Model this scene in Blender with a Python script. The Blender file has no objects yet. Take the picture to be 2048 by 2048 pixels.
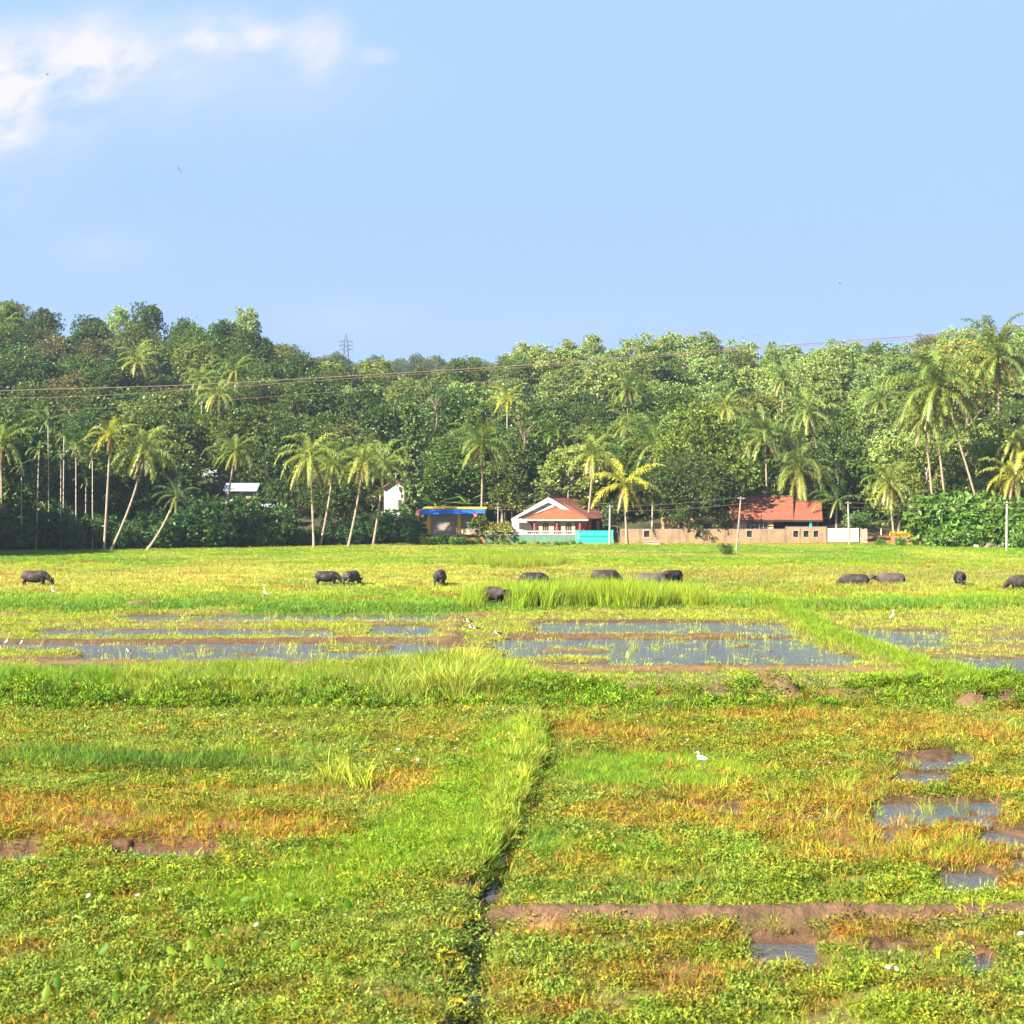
import bpy, math, random
import numpy as np
from mathutils import Vector

PI = math.pi
F, HC, YH = 3000.0, 7.8, 986.0            # focal length in photo pixels, eye height, horizon row
scn = bpy.context.scene
COL = scn.collection
rs = np.random.RandomState

def W(px, py, d):
    return Vector(((px - 1024.0) * d / F, d, HC - (py - YH) * d / F))

def gd(py):                                # distance of a flat-ground point seen in that row
    return F * HC / (py - YH)

def G(px, py):                             # ground point
    d = gd(py)
    return ((px - 1024.0) * d / F, d)

# ------------------------------------------------------------------ noise
def _h(ix, iy, s):
    h = (ix.astype(np.int64) * 374761393 + iy.astype(np.int64) * 668265263 + s * 2246822519) & 0x7fffffff
    h = ((h ^ (h >> 13)) * 1274126177) & 0x7fffffff
    h = ((h ^ (h >> 16)) * 668265263) & 0x7fffffff
    return ((h ^ (h >> 15)) & 0xffffff) / float(0xffffff)

def vn(x, y, s=0):
    ix, iy = np.floor(x), np.floor(y)
    fx, fy = x - ix, y - iy
    fx, fy = fx * fx * (3 - 2 * fx), fy * fy * (3 - 2 * fy)
    a = _h(ix, iy, s) * (1 - fx) + _h(ix + 1, iy, s) * fx
    b = _h(ix, iy + 1, s) * (1 - fx) + _h(ix + 1, iy + 1, s) * fx
    return a * (1 - fy) + b * fy

def fbm(x, y, sc, s=0, o=3):
    t = np.zeros_like(x); a = 1.0; n = 0.0; f = 1.0 / sc
    for k in range(o):
        t += a * vn(x * f + 17.3 * k, y * f - 9.1 * k, s + k * 31); n += a; a *= 0.5; f *= 2.03
    return t / n

def ss(a, b, x):
    t = np.clip((x - a) / (b - a), 0, 1)
    return t * t * (3 - 2 * t)

# ------------------------------------------------------------------ objects
ORIG = {}
def tag(o, label=None, cat=None, group=None, kind=None):
    if label: o['label'] = label
    if cat: o['category'] = cat
    if group: o['group'] = group
    if kind: o['kind'] = kind
    return o

def thing(name, label, cat, loc=(0, 0, 0), rz=0.0, group=None):
    o = bpy.data.objects.new(name, None); COL.objects.link(o)
    o.empty_display_size = 0.3
    o.location = loc; o.rotation_euler = (0, 0, rz)
    ORIG[o.name] = Vector(loc)
    return tag(o, label, cat, group)

def link(name, me, mats, parent=None, smooth=False):
    o = bpy.data.objects.new(name, me); COL.objects.link(o)
    if not me.materials:
        for m in (mats if isinstance(mats, (list, tuple)) else [mats]): me.materials.append(m)
    if smooth: me.shade_smooth()
    if parent is not None:
        o.parent = parent
        ORIG[o.name] = ORIG.get(parent.name, Vector((0, 0, 0)))
    else:
        ORIG[o.name] = Vector((0, 0, 0))
    return o

def np_mesh(name, V, quads=None, tris=None, attrs=None):
    me = bpy.data.meshes.new(name)
    V = np.asarray(V, np.float32)
    nq = 0 if quads is None else len(quads); nt = 0 if tris is None else len(tris)
    loops = []
    if nq: loops.append(np.asarray(quads, np.int32).ravel())
    if nt: loops.append(np.asarray(tris, np.int32).ravel())
    me.vertices.add(len(V)); me.vertices.foreach_set('co', V.ravel())
    if loops:
        L = np.concatenate(loops)
        me.loops.add(len(L)); me.loops.foreach_set('vertex_index', L)
        me.polygons.add(nq + nt)
        st = np.concatenate([np.arange(nq) * 4, nq * 4 + np.arange(nt) * 3]).astype(np.int32)
        me.polygons.foreach_set('loop_start', st)
    for k, (typ, dom, arr) in (attrs or {}).items():
        a = me.attributes.new(k, typ, dom)
        fld = {'FLOAT': 'value', 'FLOAT_COLOR': 'color', 'FLOAT_VECTOR': 'vector', 'INT': 'value'}[typ]
        a.data.foreach_set(fld, np.ascontiguousarray(arr, np.int32 if typ == 'INT' else np.float32).ravel())
    me.update(calc_edges=True); me.validate()
    return me

class MB:
    """collects faces in world (or local) coordinates and links them as ONE mesh object"""
    def __init__(s): s.v = []; s.f = []
    def add(s, vs, fs):
        n = len(s.v); s.v += [tuple(v) for v in vs]; s.f += [tuple(i + n for i in f) for f in fs]; return s
    def box(s, x0, x1, y0, y1, z0, z1, bev=0.0):
        v = [(x0, y0, z0), (x1, y0, z0), (x1, y1, z0), (x0, y1, z0), (x0, y0, z1), (x1, y0, z1), (x1, y1, z1), (x0, y1, z1)]
        return s.add(v, [(0, 3, 2, 1), (4, 5, 6, 7), (0, 1, 5, 4), (1, 2, 6, 5), (2, 3, 7, 6), (3, 0, 4, 7)])
    def hexa(s, lo, hi):          # two matching quads
        v = list(lo) + list(hi)
        return s.add(v, [(0, 3, 2, 1), (4, 5, 6, 7), (0, 1, 5, 4), (1, 2, 6, 5), (2, 3, 7, 6), (3, 0, 4, 7)])
    def slab(s, quad, t):         # quad thickened along its normal
        a, b, c, d = [Vector(q) for q in quad]
        n = (b - a).cross(d - a).normalized() * t
        return s.hexa([a - n, b - n, c - n, d - n], [a, b, c, d])
    def prism(s, pts, y0, y1):    # outline in x,z extruded along y
        n = len(pts)
        v = [(x, y0, z) for x, z in pts] + [(x, y1, z) for x, z in pts]
        f = [tuple(range(n)), tuple(range(2 * n - 1, n - 1, -1))]
        f += [(i, i + n, (i + 1) % n + n, (i + 1) % n) for i in range(n)]
        return s.add(v, f)
    def tube(s, pts, rad, k=8, cap=True):
        pts = [Vector(p) for p in pts]; n = len(pts)
        rad = rad if isinstance(rad, (list, tuple)) else [rad] * n
        vs, fs = [], []; up = None
        for i, p in enumerate(pts):
            t = (pts[min(i + 1, n - 1)] - pts[max(i - 1, 0)]).normalized()
            if up is None: up = Vector((0, 0, 1)) if abs(t.z) < 0.9 else Vector((1, 0, 0))
            a = t.cross(up).normalized(); b = a.cross(t).normalized(); up = b
            for j in range(k):
                q = 2 * PI * j / k
                vs.append(p + (a * math.cos(q) + b * math.sin(q)) * rad[i])
        for i in range(n - 1):
            for j in range(k):
                fs.append((i * k + j, i * k + (j + 1) % k, (i + 1) * k + (j + 1) % k, (i + 1) * k + j))
        if cap:
            fs.append(tuple(range(k - 1, -1, -1))); fs.append(tuple((n - 1) * k + j for j in range(k)))
        return s.add(vs, fs)
    def ball(s, c, rx, ry=None, rz=None, seg=10, rings=6, rot=None):
        ry = rx if ry is None else ry; rz = rx if rz is None else rz
        c = Vector(c); vs = []; fs = []
        P = [Vector((0, 0, -rz))]
        for i in range(1, rings):
            th = -PI / 2 + PI * i / rings
            for j in range(seg):
                ph = 2 * PI * j / seg
                P.append(Vector((rx * math.cos(th) * math.cos(ph), ry * math.cos(th) * math.sin(ph), rz * math.sin(th))))
        P.append(Vector((0, 0, rz)))
        if rot is not None: P = [rot @ p for p in P]
        vs = [c + p for p in P]; last = len(vs) - 1
        for j in range(seg): fs.append((0, 1 + (j + 1) % seg, 1 + j))
        for i in range(rings - 2):
            for j in range(seg):
                a = 1 + i * seg + j; b = 1 + i * seg + (j + 1) % seg
                fs.append((a, b, b + seg, a + seg))
        o = 1 + (rings - 2) * seg
        for j in range(seg): fs.append((o + j, o + (j + 1) % seg, last))
        return s.add(vs, fs)
    def mesh(s, name, off=None):
        me = bpy.data.meshes.new(name)
        off = off or Vector((0, 0, 0))
        me.from_pydata([(v[0] - off[0], v[1] - off[1], v[2] - off[2]) for v in s.v], [], s.f)
        me.update(); return me
    def build(s, name, mat, parent=None, smooth=False, bevel=0.0):
        off = ORIG[parent.name] if parent is not None else None
        o = link(name, s.mesh(name, off), mat, parent, smooth)
        if bevel:
            m = o.modifiers.new('bevel', 'BEVEL'); m.width = bevel; m.segments = 2; m.limit_method = 'ANGLE'
        return o

# ------------------------------------------------------------------ materials
def mat_new(name):
    m = bpy.data.materials.new(name); m.use_nodes = True
    nt = m.node_tree; nt.nodes.clear()
    return m, nt, nt.nodes, nt.links

def N(nt, typ, **kw):
    n = nt.nodes.new(typ)
    for k, v in kw.items():
        if k.startswith('i_'):
            key = k[2:]; n.inputs[int(key) if key.isdigit() else key.replace('_', ' ')].default_value = v
        else: setattr(n, k, v)
    return n

def mixc(nt, a, b, fac, blend='MIX'):
    n = nt.nodes.new('ShaderNodeMix'); n.data_type = 'RGBA'; n.blend_type = blend
    for s, v in ((n.inputs[0], fac), (n.inputs[6], a), (n.inputs[7], b)):
        if isinstance(v, bpy.types.NodeSocket): nt.links.new(v, s)
        elif isinstance(v, (int, float)): s.default_value = v if s.type == 'VALUE' else (v, v, v, 1)
        else: s.default_value = tuple(v)[:3] + (1,)
    return n.outputs[2]

def mth(nt, op, a, b=None, c=None, clamp=False):
    n = nt.nodes.new('ShaderNodeMath'); n.operation = op; n.use_clamp = clamp
    for i, v in enumerate((a, b, c)):
        if v is None: continue
        if isinstance(v, bpy.types.NodeSocket): nt.links.new(v, n.inputs[i])
        else: n.inputs[i].default_value = v
    return n.outputs[0]

def maprange(nt, v, a, b, c=0.0, d=1.0):
    n = nt.nodes.new('ShaderNodeMapRange'); n.clamp = True
    nt.links.new(v, n.inputs[0])
    for i, q in enumerate((a, b, c, d)): n.inputs[i + 1].default_value = q
    return n.outputs[0]

def noise(nt, scale, detail=3.0, vec=None, rough=0.55):
    n = N(nt, 'ShaderNodeTexNoise'); n.inputs['Scale'].default_value = scale; n.inputs['Detail'].default_value = detail
    n.inputs['Roughness'].default_value = rough
    if vec is not None: nt.links.new(vec, n.inputs['Vector'])
    return n.outputs['Fac']

def paint(name, col, rough=0.7, var=0.25, scale=1.5, dirt=None, dirt_amt=0.5, bump=0.0, metal=0.0, bscale=8.0, streak=False, spec=0.3):
    m, nt, nd, lk = mat_new(name)
    tc = N(nt, 'ShaderNodeTexCoord').outputs['Object']
    f = noise(nt, scale, 5.0, tc)
    c = mixc(nt, [x * (1 - var) for x in col], [min(1, x * (1 + var)) for x in col], maprange(nt, f, 0.3, 0.7))
    if dirt:
        v = tc
        if streak:
            mp = N(nt, 'ShaderNodeMapping'); mp.inputs['Scale'].default_value = (2.2, 2.2, 0.25); lk.new(tc, mp.inputs['Vector']); v = mp.outputs[0]
        g = noise(nt, scale * (1.2 if streak else 2.3), 6.0, v, 0.65)
        c = mixc(nt, c, dirt, mth(nt, 'MULTIPLY', maprange(nt, g, 0.48, 0.72), dirt_amt))
    b = N(nt, 'ShaderNodeBsdfPrincipled'); lk.new(c, b.inputs['Base Color'])
    b.inputs['Roughness'].default_value = rough; b.inputs['Metallic'].default_value = metal
    b.inputs['Specular IOR Level'].default_value = spec
    if bump:
        bp = N(nt, 'ShaderNodeBump'); bp.inputs['Strength'].default_value = bump; bp.inputs['Distance'].default_value = 0.05
        lk.new(noise(nt, bscale, 4.0, tc), bp.inputs['Height']); lk.new(bp.outputs[0], b.inputs['Normal'])
    o = N(nt, 'ShaderNodeOutputMaterial'); lk.new(b.outputs[0], o.inputs[0])
    return m

def leafy(nt, col, rough=0.5, trans=0.3, spec=0.35):
    lk = nt.links
    b = N(nt, 'ShaderNodeBsdfPrincipled'); lk.new(col, b.inputs['Base Color'])
    b.inputs['Roughness'].default_value = rough; b.inputs['Specular IOR Level'].default_value = spec
    t = N(nt, 'ShaderNodeBsdfTranslucent')
    lk.new(mixc(nt, col, (1.25, 1.2, 0.55), 1.0, 'MULTIPLY'), t.inputs['Color'])
    mx = N(nt, 'ShaderNodeMixShader'); mx.inputs[0].default_value = trans
    lk.new(b.outputs[0], mx.inputs[1]); lk.new(t.outputs[0], mx.inputs[2])
    o = N(nt, 'ShaderNodeOutputMaterial'); lk.new(mx.outputs[0], o.inputs[0])

def attr(nt, name, typ='GEOMETRY'):
    a = N(nt, 'ShaderNodeAttribute'); a.attribute_name = name; a.attribute_type = typ; return a

M = {}
# grass blades: the colour of each clump comes from its point, small differences from each blade
def make_blade_mat(name, trans=0.35, rough=0.55, spec=0.3):
    m, nt, nd, lk = mat_new(name)
    t = attr(nt, 'tint', 'INSTANCER').outputs['Color']
    v = attr(nt, 'v').outputs['Fac']
    c = mixc(nt, t, mth(nt, 'MULTIPLY_ADD', v, 0.9, 0.55), 1.0, 'MULTIPLY')
    c = mixc(nt, c, (0.20, 0.15, 0.03), maprange(nt, v, 0.9, 1.0, 0, 0.5))
    leafy(nt, c, rough, trans, spec); return m
M['blade'] = make_blade_mat('grass_blade')
M['weed'] = make_blade_mat('weed_leaf', 0.38, 0.62, 0.2)
# crowns: the object's own colour, a shade per leaf spray
m, nt, nd, lk = mat_new('tree_leaf')
oi = N(nt, 'ShaderNodeObjectInfo'); v = attr(nt, 'v').outputs['Fac']; q = attr(nt, 'q').outputs['Fac']
c = mixc(nt, oi.outputs['Color'], mth(nt, 'MULTIPLY_ADD', v, 1.0, 0.5), 1.0, 'MULTIPLY')
c = mixc(nt, c, mixc(nt, c, (1.5, 1.25, 0.8), 1.0, 'MULTIPLY'), maprange(nt, q, 0.55, 1.0, 0, 0.75))
leafy(nt, c, 0.48, 0.28, 0.4); M['leaf'] = m
# palm fronds: green going yellow with the age of the frond
m, nt, nd, lk = mat_new('palm_frond')
oi = N(nt, 'ShaderNodeObjectInfo'); v = attr(nt, 'v').outputs['Fac']; q = attr(nt, 'q').outputs['Fac']
c = mixc(nt, oi.outputs['Color'], mth(nt, 'MULTIPLY_ADD', v, 0.8, 0.6), 1.0, 'MULTIPLY')
c = mixc(nt, c, (0.30, 0.25, 0.03), maprange(nt, q, 0.35, 0.85, 0, 0.5))
c = mixc(nt, c, (0.15, 0.085, 0.03), maprange(nt, q, 0.93, 0.99, 0, 0.85))
leafy(nt, c, 0.4, 0.3, 0.5); M['palm'] = m
M['bark'] = paint('bark', (0.13, 0.10, 0.075), 0.9, 0.4, 2.0, (0.05, 0.04, 0.03), 0.7, 0.5)
M['palebark'] = paint('pale_bark', (0.34, 0.29, 0.24), 0.9, 0.3, 2.0, (0.12, 0.10, 0.08), 0.7, 0.4)
M['palmbark'] = paint('palm_bark', (0.27, 0.20, 0.15), 0.9, 0.3, 3.0, (0.10, 0.07, 0.05), 0.7, 0.5)
M['coconut'] = paint('coconut_husk', (0.20, 0.15, 0.03), 0.6, 0.4, 6.0)
# ================================================================== THE GROUND
def polyd(X, Y, pts):
    """distance in metres to a polyline given in photo pixels on the flat ground"""
    P = [G(*p) for p in pts]; best = np.full(X.shape, 1e9)
    for (x0, y0), (x1, y1) in zip(P[:-1], P[1:]):
        dx, dy = x1 - x0, y1 - y0; L2 = dx * dx + dy * dy + 1e-9
        t = np.clip(((X - x0) * dx + (Y - y0) * dy) / L2, 0, 1)
        best = np.minimum(best, np.hypot(X - x0 - t * dx, Y - y0 - t * dy))
    return best

DITCH = [(1040, 1425), (1072, 1450), (1086, 1500), (1068, 1550), (1050, 1590), (1012, 1680), (968, 1780), (952, 1850), (930, 1950), (920, 2048), (905, 2200)]
DPY = np.array([p[1] for p in DITCH], float); DPX = np.array([p[0] for p in DITCH], float)
DIAG = [(1540, 1214), (1572, 1226), (1618, 1250), (1660, 1281), (1729, 1303), (1808, 1326), (1872, 1352), (1936, 1380), (2010, 1398), (2200, 1412)]
GPY = np.array([p[1] for p in DIAG], float); GPX = np.array([p[0] for p in DIAG], float)
# mud bunds: path, height, half width, how bare of grass
BUNDS = [
    ([(-400, 1248), (922, 1248)], .12, .40, .8), ([(-400, 1284), (300, 1284), (772, 1282)], .24, .34, 1), ([(790, 1281), (905, 1281)], .16, .4, 1),
    ([(-400, 1327), (200, 1327), (655, 1325)], .18, .34, .9), ([(912, 1236), (905, 1290)], .36, .9, .75), ([(945, 1233), (1003, 1232)], .22, .6, .8),
    ([(955, 1275), (1200, 1274), (1470, 1274)], .24, .34, .75), ([(1492, 1274), (1612, 1274)], .12, .4, 1),
    ([(1060, 1342), (1480, 1341), (1812, 1342)], .26, .40, .75), ([(960, 1243), (1560, 1243)], .14, .7, .4),
    ([(992, 1852), (1300, 1856), (1600, 1854), (2300, 1848)], .47, .40, 1),
    ([(1120, 1109), (1700, 1109)], .35, .9, .8), ([(-200, 1153), (44, 1153)], .25, .8, 1), ([(1990, 1210), (2200, 1210)], .35, 1.0, .7),
    ([(-300, 1229), (30, 1231)], .2, .7, .8),
]
# shallow water: x0, x1, y0, y1 in photo pixels on the ground
POOLS = [
    (240, 895, 1231, 1243), (90, 680, 1259, 1274), (735, 872, 1251, 1273), (-300, 905, 1285, 1323), (100, 300, 1330, 1343), (300, 620, 1329, 1336),
    (1070, 1490, 1243, 1269), (1460, 1640, 1248, 1273), (985, 1715, 1278, 1335), (1620, 1735, 1345, 1353), (1080, 1135, 1360, 1372), (1240, 1420, 1344, 1349),
    (1960, 2300, 1274, 1285), (1830, 2300, 1315, 1337), (1870, 2300, 1337, 1362), (1975, 2300, 1360, 1376), (1640, 1900, 1262, 1296),
    (1735, 2010, 1596, 1662), (1740, 1800, 1660, 1690), (1870, 2010, 1732, 1798), (1780, 1910, 1543, 1574), (1790, 1970, 1503, 1540), (1960, 2110, 1655, 1704),
    (2010, 2160, 1710, 1755), (1490, 1655, 1872, 1944), (1730, 1825, 1880, 1925), (1915, 1995, 1896, 1956), (1400, 1490, 1612, 1632), (1590, 1690, 1628, 1648),
    (205, 450, 1692, 1740), (-60, 90, 1700, 1742), (1385, 1420, 1925, 1940), (1700, 1745, 1740, 1752),
]
# islands of weed inside the water
ISLES = [(-100, 170, 1301, 1316, .9), (370, 430, 1295, 1303, .7), (640, 800, 1289, 1305, .6), (460, 520, 1305, 1313, .7), (1060, 1220, 1295, 1304, .8), (1020, 1220, 1313, 1326, .8),
         (1530, 1640, 1318, 1330, .5), (1300, 1330, 1312, 1321, .7), (1460, 1500, 1286, 1296, .7), (1540, 1580, 1296, 1306, .5), (870, 1010, 1300, 1325, .8), (1380, 1520, 1322, 1330, .5), (700, 850, 1312, 1322, .6)]
# turf colours, linear
CB = dict(bright=(.155, .275, .012), lime=(.24, .31, .016), green=(.10, .20, .016), deep=(.035, .105, .014), tan=(.37, .345, .065), straw=(.32, .35, .045),
          orange=(.36, .185, .025), rust=(.25, .105, .026), weed=(.215, .295, .042), olive=(.25, .255, .045), gold=(.33, .26, .022))
CB = {k: np.array(v) for k, v in CB.items()}
# foreground patches: cx, cy, rx, ry, colour, weight, grass kind (0 weed, 1 fine grass, 2 dry)
PATCH = [
    (250, 1545, 330, 26, 'green', 1.0, 1), (60, 1540, 120, 20, 'bright', .9, 1), (520, 1520, 140, 20, 'bright', .7, 1), (560, 1612, 330, 20, 'olive', .8, 1), (760, 1640, 150, 30, 'weed', .6, 1),
    (180, 1660, 360, 56, 'orange', .9, 2), (560, 1670, 170, 36, 'orange', .9, 2), (420, 1600, 260, 12, 'orange', .9, 2), (860, 1580, 110, 26, 'orange', .8, 2), 
    (900, 1480, 140, 16, 'orange', .45, 2), (330, 1530, 120, 8, 'orange', .5, 2), (230, 1710, 160, 22, 'rust', .9, 2), (20, 1640, 160, 36, 'rust', .6, 2),
    (40, 1915, 80, 16, 'rust', .55, 2), (350, 1905, 60, 14, 'rust', .4, 2), (560, 2010, 110, 22, 'rust', .35, 2),
    (1240, 1475, 170, 26, 'rust', .9, 2), (1500, 1440, 230, 14, 'orange', .7, 2), (1570, 1490, 100, 18, 'rust', .6, 2), (1160, 1432, 90, 10, 'orange', .6, 2), (1850, 1480, 170, 20, 'orange', .7, 2), (2000, 1490, 90, 22, 'rust', .6, 2),
    (1330, 1548, 230, 42, 'bright', 1.0, 1), (1480, 1545, 130, 18, 'lime', .8, 1), (1720, 1568, 90, 20, 'bright', .7, 1), (1980, 1565, 110, 36, 'lime', .5, 0), (1480, 1500, 260, 12, 'lime', .4, 0),
    (1290, 1640, 170, 26, 'orange', .5, 2), (1560, 1640, 230, 46, 'orange', .9, 2), (1850, 1700, 240, 60, 'rust', 1.0, 2), (1700, 1590, 160, 30, 'gold', .6, 2), (1880, 1660, 220, 22, 'rust', 1.0, 2),
    (1720, 1720, 190, 36, 'orange', .7, 2), (2020, 1760, 120, 50, 'orange', .7, 2), (1900, 1575, 180, 18, 'orange', .5, 2), (1500, 1590, 120, 16, 'gold', .6, 2),
    (1098, 1688, 40, 22, 'green', .9, 1), (1240, 1720, 190, 36, 'bright', .6, 1), (1480, 1715, 120, 26, 'bright', .5, 1), (1180, 1750, 220, 20, 'gold', .3, 2), (1360, 1690, 60, 12, 'gold', .5, 2),
    (1300, 1795, 380, 14, 'green', .6, 1), (1860, 1786, 140, 22, 'bright', .8, 0), (1650, 1790, 160, 16, 'green', .6, 0),
    (1380, 1890, 110, 22, 'rust', .9, 2), (1700, 1885, 90, 26, 'orange', .9, 2), (1150, 1880, 170, 10, 'rust', .5, 2), (1900, 1895, 120, 22, 'orange', .7, 2), (1380, 1980, 90, 36, 'rust', .7, 2), (1120, 2035, 160, 22, 'rust', .6, 2),
    (1850, 1990, 90, 22, 'rust', .55, 2), (1620, 1955, 80, 18, 'rust', .4, 2), (1180, 1950, 60, 16, 'rust', .5, 2),
]
SWATH = [(560, 1810), (760, 1735), (900, 1670), (985, 1600), (1040, 1540), (1060, 1480)]
KPY = [1085, 1100, 1118, 1132, 1145, 1160, 1176, 1192, 1206, 1222, 1232]
KCL = ['olive', 'lime', 'bright', 'lime', 'straw', 'tan', 'straw', 'lime', 'bright', 'green', 'bright']
KCR = ['olive', 'bright', 'bright', 'lime', 'olive', 'olive', 'olive', 'lime', 'bright', 'green', 'lime']
def key(py, cols):
    A = np.array([CB[c] for c in cols]); return np.stack([np.interp(py, KPY, A[:, i]) for i in range(3)], -1)

SKY_PX = np.array([-900, -300, 0, 100, 200, 300, 400, 520, 560, 620, 660, 720, 860, 1000, 1080, 1200, 1350, 1500, 1600, 1700, 1780, 1850, 1980, 2300, 3000], float)
SKY_PY = np.array([615, 612, 640, 648, 658, 672, 668, 672, 694, 712, 735, 752, 752, 738, 722, 712, 704, 712, 728, 722, 712, 690, 672, 660, 660], float)
def edge_d(px): return np.interp(px, [-900, 0, 500, 900, 1200, 1800, 2048, 2600], [176, 198, 212, 231, 236, 232, 222, 210])
def hill(X, Y):
    Yc = np.maximum(Y, 1.0); px = 1024 + X * F / Yc
    top = HC + (YH - np.interp(px, SKY_PX, SKY_PY)) * 405.0 / F - 11.0
    t = np.clip((Y - 250.0) / (405.0 - 250.0), 0, 1)
    z = top * (t * .7 + .3 * t * t * (3 - 2 * t)) + 1.0 * ss(edge_d(px), edge_d(px) + 12, Y)
    z = z + 3.0 * (fbm(X, Y, 40.0, 5) - .5) * t
    far = ss(430, 560, Y); z = z * (1 - far * .35)
    ridge = ss(560, 800, Y) * (1 - .5 * ss(1100, 2600, Y))
    z = np.maximum(z, ridge * (63 + 26 * (fbm(X, Y, 160.0, 9, 2) - .5) * 1.2) * ss(-1500, -400, -np.abs(X)))
    return z

def layout(X, Y):
    d = np.maximum(Y, 1.0); px = 1024 + X * F / d; py = YH + F * HC / d
    n1 = fbm(X, Y, 2.6, 1); n2 = fbm(X, Y, 0.7, 2); n3 = fbm(X, Y, 7.0, 3); n4 = fbm(X, Y * .6, 1.3, 4)
    R = {}
    jp = py + (n3 - .5) * np.clip((py - 1080) * .16, 0, 40) + (n1 - .5) * np.clip((py - 1080) * .10, 0, 24)
    jx = px + (n1 - .5) * 60
    side = np.interp(py, DPY, DPX) - px                       # > 0: left of the ditch
    sm = side * d / F
    gside = px - np.interp(py, GPY, GPX)
    A = 1 - ss(1226, 1230, jp)                                # back pasture
    B = ss(1226, 1230, jp) * (1 - ss(1344, 1352, py))         # paddies under water
    front = ss(1395, 1420, py)
    z = .05 + .05 * (n2 - .5) + .07 * (n1 - .5) + .02 * A
    col = np.zeros(X.shape + (3,)); col[:] = CB['weed'] * .5
    mud = np.zeros(X.shape); wet = np.zeros(X.shape)
    for (x0, x1, y0, y1) in POOLS:
        e = 14 + .06 * (x1 - x0); ey = max(2.2, (y1 - y0) * .28)
        w = ss(x0 - e, x0 + e, jx) * (1 - ss(x1 - e, x1 + e, jx)) * ss(y0 - ey, y0 + ey, py) * (1 - ss(y1 - ey, y1 + ey, py))
        wet = np.maximum(wet, w)
    for (x0, x1, y0, y1, a) in ISLES:
        w = ss(x0 - 50, x0 + 30, jx) * (1 - ss(x1 - 30, x1 + 50, jx)) * ss(y0 - 3, y0 + 3, py) * (1 - ss(y1 - 3, y1 + 3, py))
        wet = wet * (1 - a * w)
    wet = wet * (1 - ss(-60, -20, gside) * (1 - ss(22, 55, gside)) * (py > 1205) * (py < 1400))
    nf = fbm(X, Y, .45, 12); paddy = B
    z = z - wet * (np.where(front > .5, .105 + .13 * (sm > 0), .20) + .04 * n2) * np.where(front > .5, ss(.32, .50, wet * .56 + 1.1 * (fbm(X, Y * .5, .85, 14, 4) - .43)), ss(.15, .5, wet + .3 * (n4 - .5)))
    # bunds of mud
    bare = np.zeros(X.shape); clod = fbm(X, Y, .35, 21, 3); lump = fbm(X, Y, 1.7, 22, 2)
    for pts, h, w, b in BUNDS:
        dd = polyd(X, Y, pts) + (n2 - .5) * w * .7
        k = np.exp(-(dd / w) ** 2 * 1.2)
        z = z + h * k * (.70 + .28 * (lump - .3) + .22 * (clod - .5) + .22 * (fbm(X, Y, .13, 61, 3) - .5)); bare = np.maximum(bare, b * ss(.22, .6, k + .25 * (clod - .5)))
    # heaps of dug mud on the right bank
    for (cx, cy, rx, h) in ((1430, 1412, 52, .6), (1530, 1404, 46, .85), (1575, 1410, 26, .5), (1945, 1420, 40, .55), (2010, 1416, 52, .7), (955, 1238, 16, .4), (275, 1222, 30, .45), (310, 1210, 30, .5),
                            (1330, 1422, 30, .4), (1030, 1166, 20, .45), (1985, 1690, 26, .18), (1900, 1640, 22, .14)):
        x0, y0 = G(cx, cy); r = rx * y0 / F
        k = np.exp(-((X - x0) ** 2 + ((Y - y0) * 1.0) ** 2) / (r * r))
        z = z + h * k * (.4 + 1.0 * lump * (.5 + clod)); bare = np.maximum(bare, ss(.3, .7, k + .5 * (clod - .5)) * .9)
    # grass banks
    bankC = ss(1352, 1372, py) * (1 - ss(1408, 1424, jp)) * np.where(px < 1060, 1, .8)
    z = z + bankC * (.30 + .2 * n1)
    dg = polyd(X, Y, DIAG) + (n2 - .5) * .5; kd = np.exp(-(dg / .85) ** 2); z = z + kd * .34 * (.7 + .6 * n1)
    edgeA = np.exp(-((py - 1221) / 7.0) ** 2); z = z + .22 * edgeA
    # raised left field along the ditch
    lb = ss(1420, 1450, py) * (1 - .12 * ss(1760, 1900, py))
    ragged = sm + (n2 - .5) * .35 + (n1 - .5) * .35
    z = z + lb * (.27 * ss(-.12, .32, ragged) * (1 - .75 * ss(.8, 3.4, sm)) + .05 * ss(.5, 4, sm))
    dit = np.exp(-((ragged + .20) / .32) ** 2) * ss(1430, 1460, py); z = z - dit * (.085 + .10 * ss(.52, .62, n1))
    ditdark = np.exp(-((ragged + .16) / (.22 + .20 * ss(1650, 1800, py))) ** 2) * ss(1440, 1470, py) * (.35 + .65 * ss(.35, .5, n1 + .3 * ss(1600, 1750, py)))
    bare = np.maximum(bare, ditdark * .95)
    # ---- colours and kinds
    L = px < 1010 + (n3 - .5) * 300
    lw = ss(1250, 850, px + (n3 - .5) * 500)
    cA = key(jp, KCL) * lw[..., None] + key(jp, KCR) * (1 - lw[..., None])
    nA = fbm(X, Y, 5.0, 41); nB = fbm(X, Y, 14.0, 43)
    sp = ss(.5, .66, nA)[..., None]; cA = cA * (1 - .45 * sp) + CB['green'] * .45 * sp
    sp = (ss(.54, .7, nB) * (py < 1195))[..., None]; cA = cA * (1 - .5 * sp) + CB['tan'] * .5 * sp
    spr = (ss(.60, .70, fbm(X, Y, 3.0, 44)) * (py > 1118) * (py < 1215))[..., None] * .55
    cA = cA * (1 - spr) + CB['rust'] * spr
    cB = CB['olive'] * (1 - n1[..., None]) + CB['lime'] * n1[..., None]
    cC = CB['lime'] * n1[..., None] + CB['green'] * (1 - n1[..., None])
    cD = CB['weed'] * (1.05 - .35 * n1[..., None])
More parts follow.
